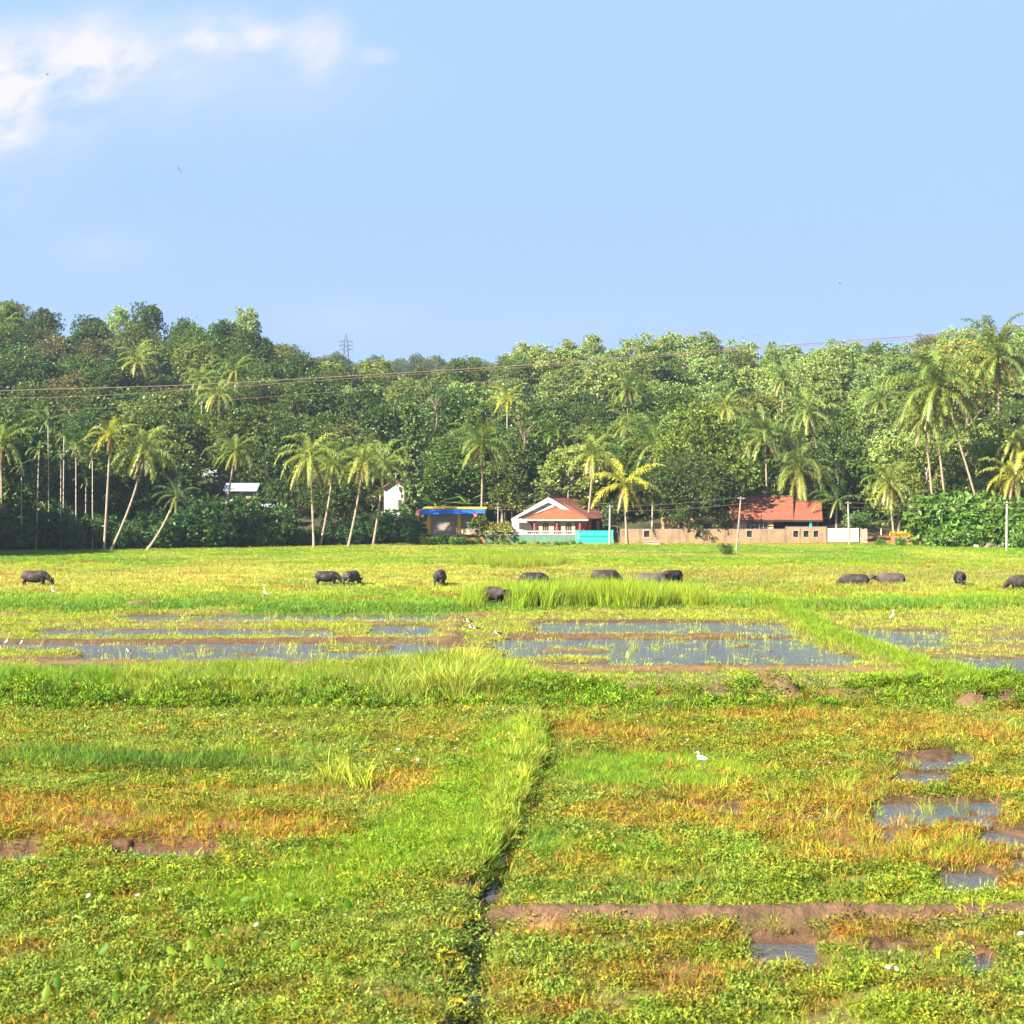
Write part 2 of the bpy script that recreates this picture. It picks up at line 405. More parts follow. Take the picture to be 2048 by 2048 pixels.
    sp = ss(.45, .7, n1)[..., None]; cD = cD * (1 - .55 * sp) + CB['lime'] * .55 * sp
    kind = np.zeros(X.shape + (3,)); kind[..., 0] = .75; kind[..., 1] = .3; kind[..., 2] = .12
    up = (1 - ss(1500, 1760, py))
    kind[..., 0] -= .35 * up; kind[..., 1] += .15 * up
    for (cx, cy, rx, ry, cn, w, k) in PATCH:
        q = np.hypot((px - cx) / rx, (py - cy) / ry) + (n1 - .5) * 1.1 + (n2 - .5) * .5
        m = w * (1 - ss(.55, 1.15, q)) * np.where((px < 1000) == (cx < 1000), 1, 0)
        cD = cD * (1 - m[..., None]) + CB[cn] * m[..., None]
        kk = np.zeros(3); kk[k] = 1.0
        kind = kind * (1 - m[..., None]) + kk * m[..., None]
    sd = polyd(X, Y, SWATH) + (n1 - .5) * 1.4
    m = (1 - ss(1.0, 2.3, sd)) * (sm > -.1); cD = cD * (1 - m[..., None]) + (CB['bright'] * .85 + CB['lime'] * .15) * m[..., None]
    kind = kind * (1 - m[..., None]) + np.array([.12, 1.15, .0]) * m[..., None]
    # right field: dry weeds come in blotches between green ones
    dry = ss(.50, .60, fbm(X, Y, 1.5, 51) * .6 + n3 * .4 + .04 * ss(1500, 1700, px)) * (sm < 0) * (py < 1800) * .5
    dry = np.maximum(dry, ss(.56, .66, fbm(X, Y, .9, 53)) * (py > 1860) * (sm < 0) * .65)
    dry = np.maximum(dry, ss(.60, .70, fbm(X, Y, .8, 54)) * (sm > 0) * .35) * np.where(sm > 0, 1 - m, 1)
    kind = kind * (1 - dry[..., None]) + np.array([.12, .12, .75]) * dry[..., None]
    cD = cD * (1 - .8 * dry[..., None]) + (CB['orange'] * .6 + CB['rust'] * .4) * .8 * dry[..., None]
    f = front[..., None]; c1 = ss(1340, 1356, py)[..., None]; a = A[..., None]
    tint = cA * a + (1 - a) * (cB * (1 - c1) + c1 * (cC * (1 - f) + cD * f))
    dgw = np.clip(kd * 1.4, 0, 1)[..., None] * (1 - f); tint = tint * (1 - dgw) + (CB['bright'] * .7 + CB['lime'] * .3) * dgw
    R.update(px=px, py=py, z=z, A=A, B=B, front=front, kind=kind, tint=tint, bare=bare, wet=wet, n1=n1, n2=n2, n3=n3, sm=sm, kd=kd, gside=gside, bankC=bankC, edgeA=edgeA, swath=m, dit=ditdark, dry=dry)
    # soil
    s = np.zeros(X.shape + (3,)); s[:] = np.array([.15, .082, .042])
    g = ((1 - bare) * np.clip(kind[..., 0] + kind[..., 1], 0, 1) * (1 - ss(.2, .5, wet)))[..., None]
    s = s * (1 - .6 * g) + .6 * g * np.array([.13, .135, .03])
    g = (A * (1 - bare))[..., None]; s = s * (1 - .8 * g) + .8 * g * tint * .75
    g = (front * (1 - bare) * kind[..., 2] * (1 - wet))[..., None]; s = s * (1 - .5 * g) + .5 * g * np.array([.20, .085, .025])
    s = s * (1 - .45 * ss(.1, .5, wet)[..., None])
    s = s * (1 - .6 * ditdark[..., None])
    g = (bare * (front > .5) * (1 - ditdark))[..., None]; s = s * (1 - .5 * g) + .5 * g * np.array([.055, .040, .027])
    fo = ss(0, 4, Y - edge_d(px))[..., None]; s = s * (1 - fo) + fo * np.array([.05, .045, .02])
    yd = (ss(800, 850, px) * (1 - ss(1840, 1870, px)) * ss(222, 228, Y) * (1 - ss(236, 246, Y)))[..., None]
    s = s * (1 - .8 * yd) + .8 * yd * np.array([.30, .13, .05])
    R['soil'] = s
    R['zg'] = z + hill(X, Y) * ss(150, 170, Y)
    return R

rows = [3, 6, 10, 14, 17, 19.5]
y = 21.0
while y < 112: rows.append(y); y += 0.055 + max(0, y - 30) * .0016
while y < 250: rows.append(y); y += 0.6
while y < 620: rows.append(y); y += 4.0
while y < 1300: rows.append(y); y += 12.0
rows += [1400, 1600, 2000, 2600, 3500, 5000]
rows = np.array(rows)
cpx = np.concatenate([[-9000, -6000, -4000, -2600, -1800, -1200, -800, -500, -300, -200], np.arange(-120, 2170, 3.2), [2250, 2350, 2550, 2850, 3250, 3850, 4700, 6000, 8000, 11000]])
YY, PX = np.meshgrid(rows, cpx, indexing='ij'); XX = (PX - 1024) * YY / F
Lg = layout(XX, YY)
nr, nc = XX.shape
V = np.stack([XX, YY, Lg['zg']], -1).reshape(-1, 3)
i = np.arange(nr * nc).reshape(nr, nc)
Q = np.stack([i[:-1, :-1], i[:-1, 1:], i[1:, 1:], i[1:, :-1]], -1).reshape(-1, 4)
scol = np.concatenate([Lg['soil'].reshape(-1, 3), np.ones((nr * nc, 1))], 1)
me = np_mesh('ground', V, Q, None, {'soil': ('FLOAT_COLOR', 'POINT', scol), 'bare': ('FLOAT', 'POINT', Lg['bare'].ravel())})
m, nt, nd, lk = mat_new('soil_and_mud')
tc = N(nt, 'ShaderNodeTexCoord').outputs['Object']
c = attr(nt, 'soil').outputs['Color']
c = mixc(nt, c, mth(nt, 'MULTIPLY_ADD', noise(nt, 2.2, 7.0, tc, .65), 1.5, .25), 1.0, 'MULTIPLY')
c = mixc(nt, c, mth(nt, 'MULTIPLY_ADD', noise(nt, 16.0, 4.0, tc, .6), 1.0, .5), 1.0, 'MULTIPLY')
b = N(nt, 'ShaderNodeBsdfPrincipled'); lk.new(c, b.inputs['Base Color']); b.inputs['Roughness'].default_value = .85; b.inputs['Specular IOR Level'].default_value = .25
bp = N(nt, 'ShaderNodeBump'); bp.inputs['Strength'].default_value = .9; bp.inputs['Distance'].default_value = .09
lk.new(mth(nt, 'ADD', noise(nt, 5.0, 6.0, tc, .65), mth(nt, 'MULTIPLY', noise(nt, 22.0, 4.0, tc), .35)), bp.inputs['Height']); lk.new(bp.outputs[0], b.inputs['Normal'])
o = N(nt, 'ShaderNodeOutputMaterial'); lk.new(b.outputs[0], o.inputs[0])
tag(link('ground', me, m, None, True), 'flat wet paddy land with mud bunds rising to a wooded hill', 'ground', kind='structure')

# water: one level sheet, seen wherever the ground lies below it
ZW = -.045
me = np_mesh('paddy_water', [(-140, 20, ZW), (140, 20, ZW), (140, 118, ZW), (-140, 118, ZW)], [(0, 1, 2, 3)])
m, nt, nd, lk = mat_new('paddy_water')
tc = N(nt, 'ShaderNodeTexCoord').outputs['Object']
b = N(nt, 'ShaderNodeBsdfPrincipled'); b.inputs['Base Color'].default_value = (.06, .064, .07, 1); b.inputs['Roughness'].default_value = .18
b.inputs['IOR'].default_value = 1.8; b.inputs['Specular IOR Level'].default_value = 1.0
bp = N(nt, 'ShaderNodeBump'); bp.inputs['Strength'].default_value = .85; bp.inputs['Distance'].default_value = .05
lk.new(noise(nt, 7.0, 3.0, tc), bp.inputs['Height']); lk.new(bp.outputs[0], b.inputs['Normal'])
o = N(nt, 'ShaderNodeOutputMaterial'); lk.new(b.outputs[0], o.inputs[0])
tag(link('paddy_water', me, m), 'shallow muddy water standing in the paddy fields', 'water', kind='structure')

# ================================================================== GRASS AND WEEDS
def clump_blades(name, seed, n, rad, h0, h1, w, lean, mat, curl=.5, seg=3):
    r = rs(seed); V = []; T = []; Qd = []; vv = []
    a = r.rand(n) * 2 * PI; q = np.sqrt(r.rand(n)) * rad
    bx, by = np.cos(a) * q, np.sin(a) * q
    H = h0 + (h1 - h0) * r.rand(n); la = a + r.randn(n) * .9; le = lean * (.3 + r.rand(n)); fa = r.rand(n) * 2 * PI
    sh = r.rand(n)
    for k in range(n):
        base = len(V)
        for s in range(seg + 1):
            t = s / seg
            off = H[k] * le[k] * (t ** 1.8)
            zz = H[k] * (t - curl * le[k] * t * t * .6)
            cx = bx[k] + math.cos(la[k]) * off + .12 * H[k] * t * t; cy = by[k] + math.sin(la[k]) * off
            ww = w * (1 - t ** 2 * .85) * (.7 + .6 * sh[k]) * .5
            if s < seg:
                V.append((cx - math.cos(fa[k]) * ww, cy - math.sin(fa[k]) * ww, zz)); V.append((cx + math.cos(fa[k]) * ww, cy + math.sin(fa[k]) * ww, zz)); vv += [sh[k]] * 2
            else: V.append((cx, cy, zz)); vv.append(sh[k])
        for s in range(seg - 1):
            b0 = base + 2 * s; Qd.append((b0, b0 + 1, b0 + 3, b0 + 2))
        b0 = base + 2 * (seg - 1); T.append((b0, b0 + 1, b0 + 2))
    me = np_mesh(name, V, Qd, T, {'v': ('FLOAT', 'POINT', np.array(vv))})
    me.materials.append(mat); return me

def clump_leaves(name, seed, n, rad, h, L, w, mat, stem=True, tilt=.6):
    """creeping weed: many small oval leaves held at odd angles, on thin stems"""
    r = rs(seed); V = []; Qd = []; vv = []
    for k in range(n):
        a = r.rand() * 2 * PI; q = math.sqrt(r.rand()) * rad
        c = np.array([math.cos(a) * q, math.sin(a) * q, h * (.25 + .75 * r.rand()) * (1 - .3 * q / rad)])
        az = r.rand() * 2 * PI; el = r.randn() * tilt * .7 + .35
        t = np.array([math.cos(az) * math.cos(el), math.sin(az) * math.cos(el), math.sin(el)])
        s = np.cross(t, [r.randn() * .5, r.randn() * .5, 1.0]); s /= np.linalg.norm(s) + 1e-9
        nn = np.cross(s, t); l = L * (.6 + .7 * r.rand()); ww = w * l / L * .5
        b = len(V); sh = r.rand()
        for (u, g, dz) in ((0, 0, 0), (.35, 1, .1), (.75, .75, .0), (1, 0, -.12), (.75, -.75, .0), (.35, -1, .1), (.5, 0, -.06)):
            V.append(tuple(c + t * (u * l) + s * (g * ww) + nn * (dz * l))); vv.append(sh)
        Qd += [(b, b + 6, b + 2, b + 1), (b + 6, b + 3, b + 2, b + 2)][:1] + [(b, b + 5, b + 4, b + 6), (b + 6, b + 4, b + 3, b + 2)]
    me = np_mesh(name, V, Qd, None, {'v': ('FLOAT', 'POINT', np.array(vv))})
    me.materials.append(mat); return me

def scatter(name, label, protos, X, Y, Z, tint, scl, seed, lean=.12, cat='grass', yaw=None):
    """many clumps of one kind of ground cover as ONE stuff object"""
    r = rs(seed); n = len(X)
    colname = bpy.data.collections.new(name + '_clumps')
    for k, me in enumerate(protos):
        ob = bpy.data.objects.new(name + '_clump', me); colname.objects.link(ob)
    rot = np.stack([r.randn(n) * lean, r.randn(n) * lean, r.rand(n) * 2 * PI if yaw is None else r.randn(n) * yaw], -1)
    if scl.ndim == 1: scl = np.stack([scl, scl, scl], -1)
    t4 = np.concatenate([tint, np.ones((n, 1))], 1)
    me = np_mesh(name, np.stack([X, Y, Z], -1), None, None, {
        'rot': ('FLOAT_VECTOR', 'POINT', rot), 'scl': ('FLOAT_VECTOR', 'POINT', scl), 'tint': ('FLOAT_COLOR', 'POINT', t4),
        'pick': ('INT', 'POINT', r.randint(0, len(protos), n))})
    o = link(name, me, protos[0].materials[0])
    ng = bpy.data.node_groups.new(name, 'GeometryNodeTree')
    ng.interface.new_socket('Geometry', in_out='INPUT', socket_type='NodeSocketGeometry')
    ng.interface.new_socket('Geometry', in_out='OUTPUT', socket_type='NodeSocketGeometry')
    gi = ng.nodes.new('NodeGroupInput'); go = ng.nodes.new('NodeGroupOutput')
    ci = ng.nodes.new('GeometryNodeCollectionInfo'); ci.inputs['Collection'].default_value = colname
    ci.inputs['Separate Children'].default_value = True; ci.inputs['Reset Children'].default_value = True
    ip = ng.nodes.new('GeometryNodeInstanceOnPoints'); ip.inputs['Pick Instance'].default_value = True
    def na(nm, ty):
        q = ng.nodes.new('GeometryNodeInputNamedAttribute'); q.data_type = ty; q.inputs[0].default_value = nm; return q.outputs[0]
    lk = ng.links
    lk.new(gi.outputs[0], ip.inputs['Points']); lk.new(ci.outputs[0], ip.inputs['Instance'])
    lk.new(na('pick', 'INT'), ip.inputs['Instance Index']); lk.new(na('rot', 'FLOAT_VECTOR'), ip.inputs['Rotation']); lk.new(na('scl', 'FLOAT_VECTOR'), ip.inputs['Scale'])
    lk.new(ip.outputs[0], go.inputs[0])
    md = o.modifiers.new('scatter', 'NODES'); md.node_group = ng
    tag(o, label, cat, kind='stuff'); return o

def cand(d0, d1, dens, seed, pad=110):
    """random ground points, dens(d) per square metre, inside the camera's wedge and a little more"""
    r = rs(seed); e = np.arange(d0, d1, .5); w = (2048 + 2 * pad) * e / F + 7.0
    n = r.poisson(w * .5 * dens(e)); Yv = np.repeat(e, n) + r.rand(n.sum()) * .5
    Xv = (r.rand(len(Yv)) - .5) * ((2048 + 2 * pad) * Yv / F + 7.0)
    return Xv, Yv, r

def jit(t, r, a=.22):
    n = len(t); k = 1 + a * r.randn(n, 1); h = r.randn(n, 1) * .10
    return np.clip(t * k * np.concatenate([1 + h, 1 + 0 * h, 1 - h], 1), .004, .6)

P_fine = [clump_blades('fine_grass', 11 + k, 36, .20, .10, .26, .010, .75, M['blade']) for k in range(3)]
P_mid = [clump_blades('meadow_grass', 21 + k, 44, .55, .16, .40, .026, .42, M['blade']) for k in range(3)]
P_tall = [clump_blades('tall_grass', 31 + k, 46, .38, .55, 1.2, .020, .50, M['blade'], .6, 4) for k in range(3)]
P_reed = [clump_blades('reed', 41 + k, 46, .5, .9, 2.1, .034, .34, M['blade'], .4, 4) for k in range(3)]
P_dry = [clump_blades('dry_weed', 51 + k, 22, .20, .08, .26, .010, .95, M['blade'], .9) for k in range(3)]
P_weed = [clump_leaves('creeping_weed', 61 + k, 72, .26, .16, .058, .024, M['weed']) for k in range(4)]
P_lush = [clump_leaves('bank_weed', 71 + k, 80, .45, .48, .20, .042, M['weed'], tilt=1.0) for k in range(3)]

def blob(px, py, cx, cy, rx, ry): return np.hypot((px - cx) / rx, (py - cy) / ry)
# --- foreground (22-62 m)
def keep(Lx, p, r): return r.rand(len(p)) < p
def take(X, Y, Lx, k): return X[k], Y[k], Lx['zg'][k], Lx['tint'][k], {q: Lx[q][k] for q in ('px', 'py', 'n1', 'n2', 'n3', 'bare', 'wet', 'sm', 'front', 'A', 'kd', 'swath')}
GD = 1.0
X, Y, r = cand(20.5, 62, lambda e: GD * 70 * np.clip(26 / e, .32, 1.0), 101); Lx = layout(X, Y)
p = Lx['kind'][:, 0] * (1 - Lx['bare']) * (1 - ss(.25, .5, Lx['wet'])) * Lx['front'] * ss(.30, .52, Lx['n2'])
k = keep(Lx, p, r); x, yv, z, t, q = take(X, Y, Lx, k)
t = t * .95; yl = r.rand(len(x)) < .045; t[yl] = CB['gold'] * .95; yl = r.rand(len(x)) < .012; t[yl] = CB['orange']; yl = (r.rand(len(x)) < .55) & (q['n2'] < .40); t[yl] *= .62
scatter('creeping_weeds', 'low creeping weeds with small oval leaves covering the near field', P_weed, x, yv, z - .02, jit(t, r), (.75 + .6 * r.rand(len(x))) * (1 + .012 * (yv - 25)), 1, .25, 'weeds')
X, Y, r = cand(20.5, 62, lambda e: GD * 62 * np.clip(26 / e, .35, 1.0), 102); Lx = layout(X, Y)
p = np.clip(Lx['kind'][:, 1], 0, 1.3) * (1 - Lx['bare']) * (1 - ss(.25, .5, Lx['wet'])) * Lx['front'] + .02
edge = np.exp(-((Lx['sm'] - .15) / .45) ** 2) * Lx['front'] * (Lx['py'] > 1445)
p = np.clip(p + edge * .6 * (Lx['sm'] > -.02) * (1 - ss(1740, 1820, Lx['py'])), 0, 1) * Lx['front']
k = keep(Lx, p, r); x, yv, z, t, q = take(X, Y, Lx, k)
big = .85 + .05 * q['swath'] + .45 * np.exp(-((q['sm'] - .2) / .45) ** 2) * (q['sm'] > 0) * (q['py'] < 1800)
gb = blob(q['px'], q['py'], 250, 1542, 360, 24) + (q['n1'] - .5) * .8 < 1; big = np.where(gb, 1.55, big); dk = gb & (q['n2'] > .58); t[dk] = CB['green'] * .75
mixs = (r.rand(len(x)) < .22) & (q['swath'] > .3); t[mixs] = CB['lime']; nearb = (np.abs(q['sm'] - .4) < .6) & (r.rand(len(x)) < .35) & (q['py'] < 1700); t[nearb] = CB['straw']
scatter('fine_grass', 'fine bright green grass on the near field and ditch bank', P_fine, x, yv, z - .02, jit(t, r, .16), (.65 + .6 * r.rand(len(x))) * big * (1 + .012 * (yv - 25)), 2, .18)
X, Y, r = cand(20.5, 62, lambda e: GD * 60 * np.clip(26 / e, .35, 1.0), 103); Lx = layout(X, Y)
p = np.clip(Lx['kind'][:, 2] * .85 + .05, 0, 1) * (1 - .9 * Lx['bare']) * Lx['front'] * (1 - .93 * ss(.45, .75, Lx['wet'])) * (.25 + .75 * ss(.34, .56, Lx['n2']))
k = keep(Lx, p, r); x, yv, z, t, q = take(X, Y, Lx, k)
oc = CB['orange'] * (.55 + .6 * r.rand(len(x), 1)) ; oc = np.where(r.rand(len(x), 1) < .3, CB['gold'] * 1.0, oc); oc = np.where(r.rand(len(x), 1) < .2, CB['rust'], oc)
oc = np.where(r.rand(len(x), 1) < .48, CB['lime'] * (.6 + .5 * r.rand(len(x), 1)), oc)
scatter('dry_weeds', 'orange and brown dried weeds in blotches over the wet near field', P_dry, x, yv, z - .01, jit(oc, r), (.75 + .8 * r.rand(len(x))) * (1 + .012 * (yv - 25)), 3, .3, 'weeds')
# --- banks in the middle (54-72 m)
X, Y, r = cand(52, 66, lambda e: 9 + 0 * e, 104); Lx = layout(X, Y)
px, py = Lx['px'], Lx['py']
left = px < 1075 + (Lx['n1'] - .5) * 60
p = ss(1358, 1372, py) * (1 - ss(1414, 1428, py + (Lx['n3'] - .5) * 14)) * left * (.35 + .65 * ss(.32, .55, Lx['n1']))
k = keep(Lx, p, r); x, yv, z, t, q = take(X, Y, Lx, k)
tal = np.interp(q['px'] + (q['n3'] - .5) * 120, [-200, 120, 260, 700, 820, 900, 1000, 1090], [.55, .48, .60, .72, 1.05, 1.15, .72, .42]) * (.75 + .5 * q['n1'])
tt = t * .9; st = ((np.abs(q['px'] - 880) < 90) & (r.rand(len(x)) < .55)) | (r.rand(len(x)) < .16); tt[st] = CB['straw'] * .95
gl = q['px'] < 230; tt[gl] = CB['bright'] * .85
scatter('tall_bank_grass', 'tall unmown grass along the bank left of centre', P_tall, x, yv, z - .02, jit(tt, r), tal * (.8 + .4 * r.rand(len(x))), 4, .12)
X, Y, r = cand(52.5, 62, lambda e: 12 + 0 * e, 105); Lx = layout(X, Y); px, py = Lx['px'], Lx['py']
jpy = py + (Lx['n3'] - .5) * 16 + (Lx['n1'] - .5) * 12
p = np.where(px < 1075, ss(1398, 1410, jpy) * (1 - ss(1424, 1436, jpy)) * .95, ss(1386, 1398, jpy) * (1 - ss(1424, 1434, jpy)) * (.08 + .92 * ss(.40, .56, Lx['n1']))) * (1 - .95 * Lx['bare'])
k = keep(Lx, p, r); x, yv, z, t, q = take(X, Y, Lx, k)
tt = CB['green'] * .8 * (1 - q['n1'][:, None]) + CB['bright'] * 1.0 * q['n1'][:, None]; st = r.rand(len(x)) < .18; tt[st] = CB['lime']
scatter('bank_weeds', 'lush leafy weeds along the foot of the middle bank', P_lush, x, yv, z - .03, jit(tt, r), (.45 + .55 * r.rand(len(x)) ** 1.5) * np.where(q['px'] > 1075, 1.0, 1.15), 5, .25, 'weeds')
# short grass of bank tops, field strips and the diagonal bund (50-100 m)
X, Y, r = cand(52, 101, lambda e: 14 * np.clip(60 / e, .5, 1), 106); Lx = layout(X, Y); px, py = Lx['px'], Lx['py']
inw = ss(.2, .55, Lx['wet']); b3 = (Lx['gside'] > 30) * ss(1228, 1236, py) * (py < 1380)
p = (1 - .93 * inw) * (1 - .92 * Lx['bare']) * (1 - Lx['front']) * (.25 + .75 * ss(.36, .56, Lx['n1'])) * np.where(py < 1345, .85, .8)
p = np.where(b3 > .5, (1 - .85 * inw) * (.12 + .6 * ss(.40, .6, Lx['n2'] * .5 + Lx['n1'] * .5)), p); p = p * (1 - np.clip(Lx['kd'] * 1.5, 0, 1))
k = keep(Lx, p, r); x, yv, z, t, q = take(X, Y, Lx, k)
sc = (.8 + .6 * r.rand(len(x))) * (1 + .006 * (yv - 60))
tt = t.copy(); st = r.rand(len(x)) < .2; tt[st] = CB['straw'] * .9
P_pad = [clump_blades('paddy_weed', 81 + k, 34, .42, .04, .15, .018, .7, M['blade']) for k in range(3)]
scatter('paddy_weeds', 'short grass and rice stubble standing on the paddy strips', P_pad, x, yv, np.maximum(z, ZW) - .02, jit(tt, r), sc, 6, .15)
X, Y, r = cand(52, 104, lambda e: 26 + 0 * e, 116); Lx = layout(X, Y)
k = keep(Lx, np.clip(Lx['kd'] * 1.4, 0, 1) * (.55 + .45 * ss(.35, .55, Lx['n2'])), r); x, yv, z, t, q = take(X, Y, Lx, k)
scatter('bund_grass', 'bright short grass on the bund running away to the pasture', P_fine, x, yv, z - .02, jit(t, r), (1.0 + .9 * r.rand(len(x))) * (.7 + .6 * q['n1']), 16, .2)
# --- edge of the pasture and the long grass beyond (96-205 m)
X, Y, r = cand(96, 232, lambda e: 5.2 * np.clip(105 / e, .4, 1), 107); Lx = layout(X, Y); px, py = Lx['px'], Lx['py']
p = Lx['A'] * (1 - .8 * Lx['bare']) * (.5 + .5 * ss(.25, .5, Lx['n1'])) * (Y < edge_d(px) + 2) * (1 - .6 * ss(.6, .68, fbm(X, Y, 3.0, 44)))
k = keep(Lx, p, r); x, yv, z, t, q = take(X, Y, Lx, k)
hh = np.interp(q['py'], [1090, 1120, 1150, 1185, 1200, 1212, 1224], [.55, .5, .75, .8, .7, .95, .8]) * (.7 + .6 * q['n1'])
hh = hh * (1 + .5 * ss(1400, 1650, q['px']) * ss(1125, 1150, q['py']))
sc = np.stack([1.2 + .5 * r.rand(len(x))] * 2 + [hh * (.7 + .5 * r.rand(len(x)))], -1)
scatter('pasture_grass', 'long green and straw coloured grass of the grazed pasture', P_mid, x, yv, z - .03, jit(t, r, .18), sc, 7, .10)
# reeds
def blob(px, py, cx, cy, rx, ry): return np.hypot((px - cx) / rx, (py - cy) / ry)
X, Y, r = cand(96, 112, lambda e: 5.0 + 0 * e, 108); Lx = layout(X, Y); px, py = Lx['px'], Lx['py']
jx = px + (Lx['n1'] - .5) * 70; jy = py + (Lx['n3'] - .5) * 8
p = ss(925, 955, jx) * (1 - ss(1400, 1450, jx)) * ss(1196, 1202, jy) * (1 - ss(1220, 1226, jy)) * (1 - .96 * (np.abs(px - 990) < 26) * (py > 1210))
k = keep(Lx, p, r); x, yv, z, t, q = take(X, Y, Lx, k)
ends = np.interp(q['px'], [900, 960, 1050, 1300, 1380, 1460], [.55, .85, 1, 1, .85, .55])
scatter('reeds', 'clump of tall bright green reeds at the pasture edge', P_reed, x, yv, z - .03, jit(CB['lime'] * .75 + .25 * CB['bright'] + 0 * t, r, .2), ends * (.72 + .3 * r.rand(len(x))), 8, .06, 'reeds')
X, Y, r = cand(150, 200, lambda e: 2.2 + 0 * e, 109); Lx = layout(X, Y); px, py = Lx['px'], Lx['py']
q1 = blob(px, py, 1022, 1129, 108, 9) + (Lx['n1'] - .5) * .5
k = keep(Lx, (1 - ss(.8, 1.05, q1)), r); x, yv, z, t, q = take(X, Y, Lx, k)
scatter('far_reeds', 'patch of pale green reeds in mid pasture near the green wall', P_reed, x, yv, z - .03, jit(CB['lime'] * .85 + 0 * t, r, .15), .55 * (.75 + .4 * r.rand(len(x))), 9, .08, 'reeds')
# sparse stems standing in the water, and straw tufts in the near field
X, Y, r = cand(60, 95, lambda e: 1.4 + 0 * e, 110); Lx = layout(X, Y)
k = keep(Lx, ss(.3, .6, Lx['wet']) * ss(.46, .66, fbm(X, Y, 2.2, 77)) * .45, r); x, yv, z, t, q = take(X, Y, Lx, k)
scatter('water_stems', 'thin pale stems standing in the flooded paddies', [clump_blades('water_stem', 91 + k, 9, .22, .25, .75, .016, .5, M['blade']) for k in range(3)], x, yv, z * 0 + ZW - .05, jit(CB['straw'] * .8 + 0 * t, r), .7 + .6 * r.rand(len(x)), 10, .2)
X, Y, r = cand(26, 52, lambda e: 1.8 + 0 * e, 111); Lx = layout(X, Y); px, py = Lx['px'], Lx['py']
p = .95 * (blob(px, py, 700, 1590, 46, 16) < 1) + .35 * (blob(px, py, 745, 1560, 60, 20) < 1) + .25 * (blob(px, py, 540, 1590, 16, 14) < 1) + .8 * (np.abs(Lx['sm'] - .35) < .35) * (py > 1440) * (py < 1640) + .12 * (blob(px, py, 250, 1640, 300, 50) < 1) + .06 * (blob(px, py, 1750, 1650, 260, 120) < 1)
k = keep(Lx, np.clip(p, 0, 1), r); x, yv, z, t, q = take(X, Y, Lx, k)
scatter('straw_tufts', 'tufts of yellow long grass rising from the near field', P_tall, x, yv, z - .02, jit(CB['lime'] * .6 + CB['straw'] * .5 + 0 * t, r), (.45 + .35 * r.rand(len(x))) * np.where(blob(q['px'], q['py'], 700, 1590, 46, 16) < 1, 1.5, .85), 11, .15)
# broad lily leaves of the bottom left, white flowers
m, nt, nd, lk = mat_new('lily_leaf'); leafy(nt, mixc(nt, (.04, .13, .005), (.13, .21, .005), attr(nt, 'v').outputs['Fac']), .55, .4, .25); M['lily'] = m
LILY = [(465, 1832), (365, 1836), (388, 1836), (515, 1838), (595, 1832), (572, 1838), (452, 1915), (415, 1928), (196, 1950), (385, 1952), (340, 1960), (585, 1955), (440, 1987), (418, 1985), (245, 2015), (275, 2040), (235, 2046), (92, 2046), (118, 2034), (655, 1990), (700, 1870), (480, 1850), (270, 1945)]
r = rs(5)
for n_, (a, bb) in enumerate(LILY):
    x0, y0 = G(a, bb + 12); mb = MB()
    zz = float(layout(np.array([x0]), np.array([y0]))['zg'][0])
    tip = Vector((x0 + r.uniform(-.04, .04), y0 + r.uniform(-.05, .05), zz + .24 + .16 * r.rand()))
    mb.tube([(x0, y0, zz - .03), tip], .008, 5)
    az, el, L_ = r.rand() * 6.28, r.uniform(.2, 1.3), .14 + .09 * r.rand()
    t_ = Vector((math.cos(az) * math.cos(el), math.sin(az) * math.cos(el), math.sin(el))); s_ = t_.cross(Vector((r.uniform(-.4, .4), -1, .6))).normalized(); nn = s_.cross(t_)
    pts = [tip + t_ * (L_ * u) + s_ * (L_ * .33 * g) - nn * (L_ * .12 * g * g) for u, g in ((0, 0), (.05, .5), (.35, 1), (.7, .75), (1, 0), (.7, -.75), (.35, -1), (.05, -.5))]
    mb.add(pts + [tip + t_ * (L_ * .45) + nn * .012], [(i_, (i_ + 1) % 8, 8) for i_ in range(8)])
    o = mb.build('lily_plant', M['lily'], None, True)
    o.data.attributes.new('v', 'FLOAT', 'POINT').data.foreach_set('value', np.full(len(o.data.vertices), r.rand(), np.float32))
    tag(o, 'broad glossy leaf standing on a stem above the near left weeds', 'lily plant', 'broad lily leaves among the near left weeds')
m, nt, nd, lk = mat_new('petal'); leafy(nt, mixc(nt, (.75, .70, .72), (.70, .50, .62), attr(nt, 'tint', 'INSTANCER').outputs['Fac']), .6, .3, .2); M['petal'] = m
r = rs(8); V = []; T = []
for k in range(6):
    a = k * PI / 3; b0 = len(V)
    V += [(0, 0, 0), (math.cos(a - .5) * .045, math.sin(a - .5) * .045, .03), (math.cos(a + .5) * .045, math.sin(a + .5) * .045, .03)]; T.append((b0, b0 + 1, b0 + 2))
pf = np_mesh('blossom', V, None, T); pf.materials.append(M['petal'])
FL = [(795, 1527, 1.5), (835, 1547, 1.2), (1720, 1467, .9), (1437, 1450, 1), (1658, 1545, 1), (1035, 1942, 1), (2042, 1900, 1.3), (1775, 1970, 1), (1790, 1973, 1), (1840, 1936, 1), (178, 1833, 1), (275, 1832, 1), (513, 1892, 1), (645, 1840, .8), (808, 1862, .8)]
FL += [(r.uniform(0, 1040), r.uniform(1422, 1530), .6 + .5 * r.rand()) for _ in range(60)] + [(r.uniform(1100, 2048), r.uniform(1425, 1500), .7) for _ in range(14)] + [(r.uniform(0, 950), r.uniform(1380, 1430), .7) for _ in range(22)]
P = np.array([G(a, b) for a, b, s in FL]); S = np.array([s for a, b, s in FL]); Lx = layout(P[:, 0], P[:, 1])
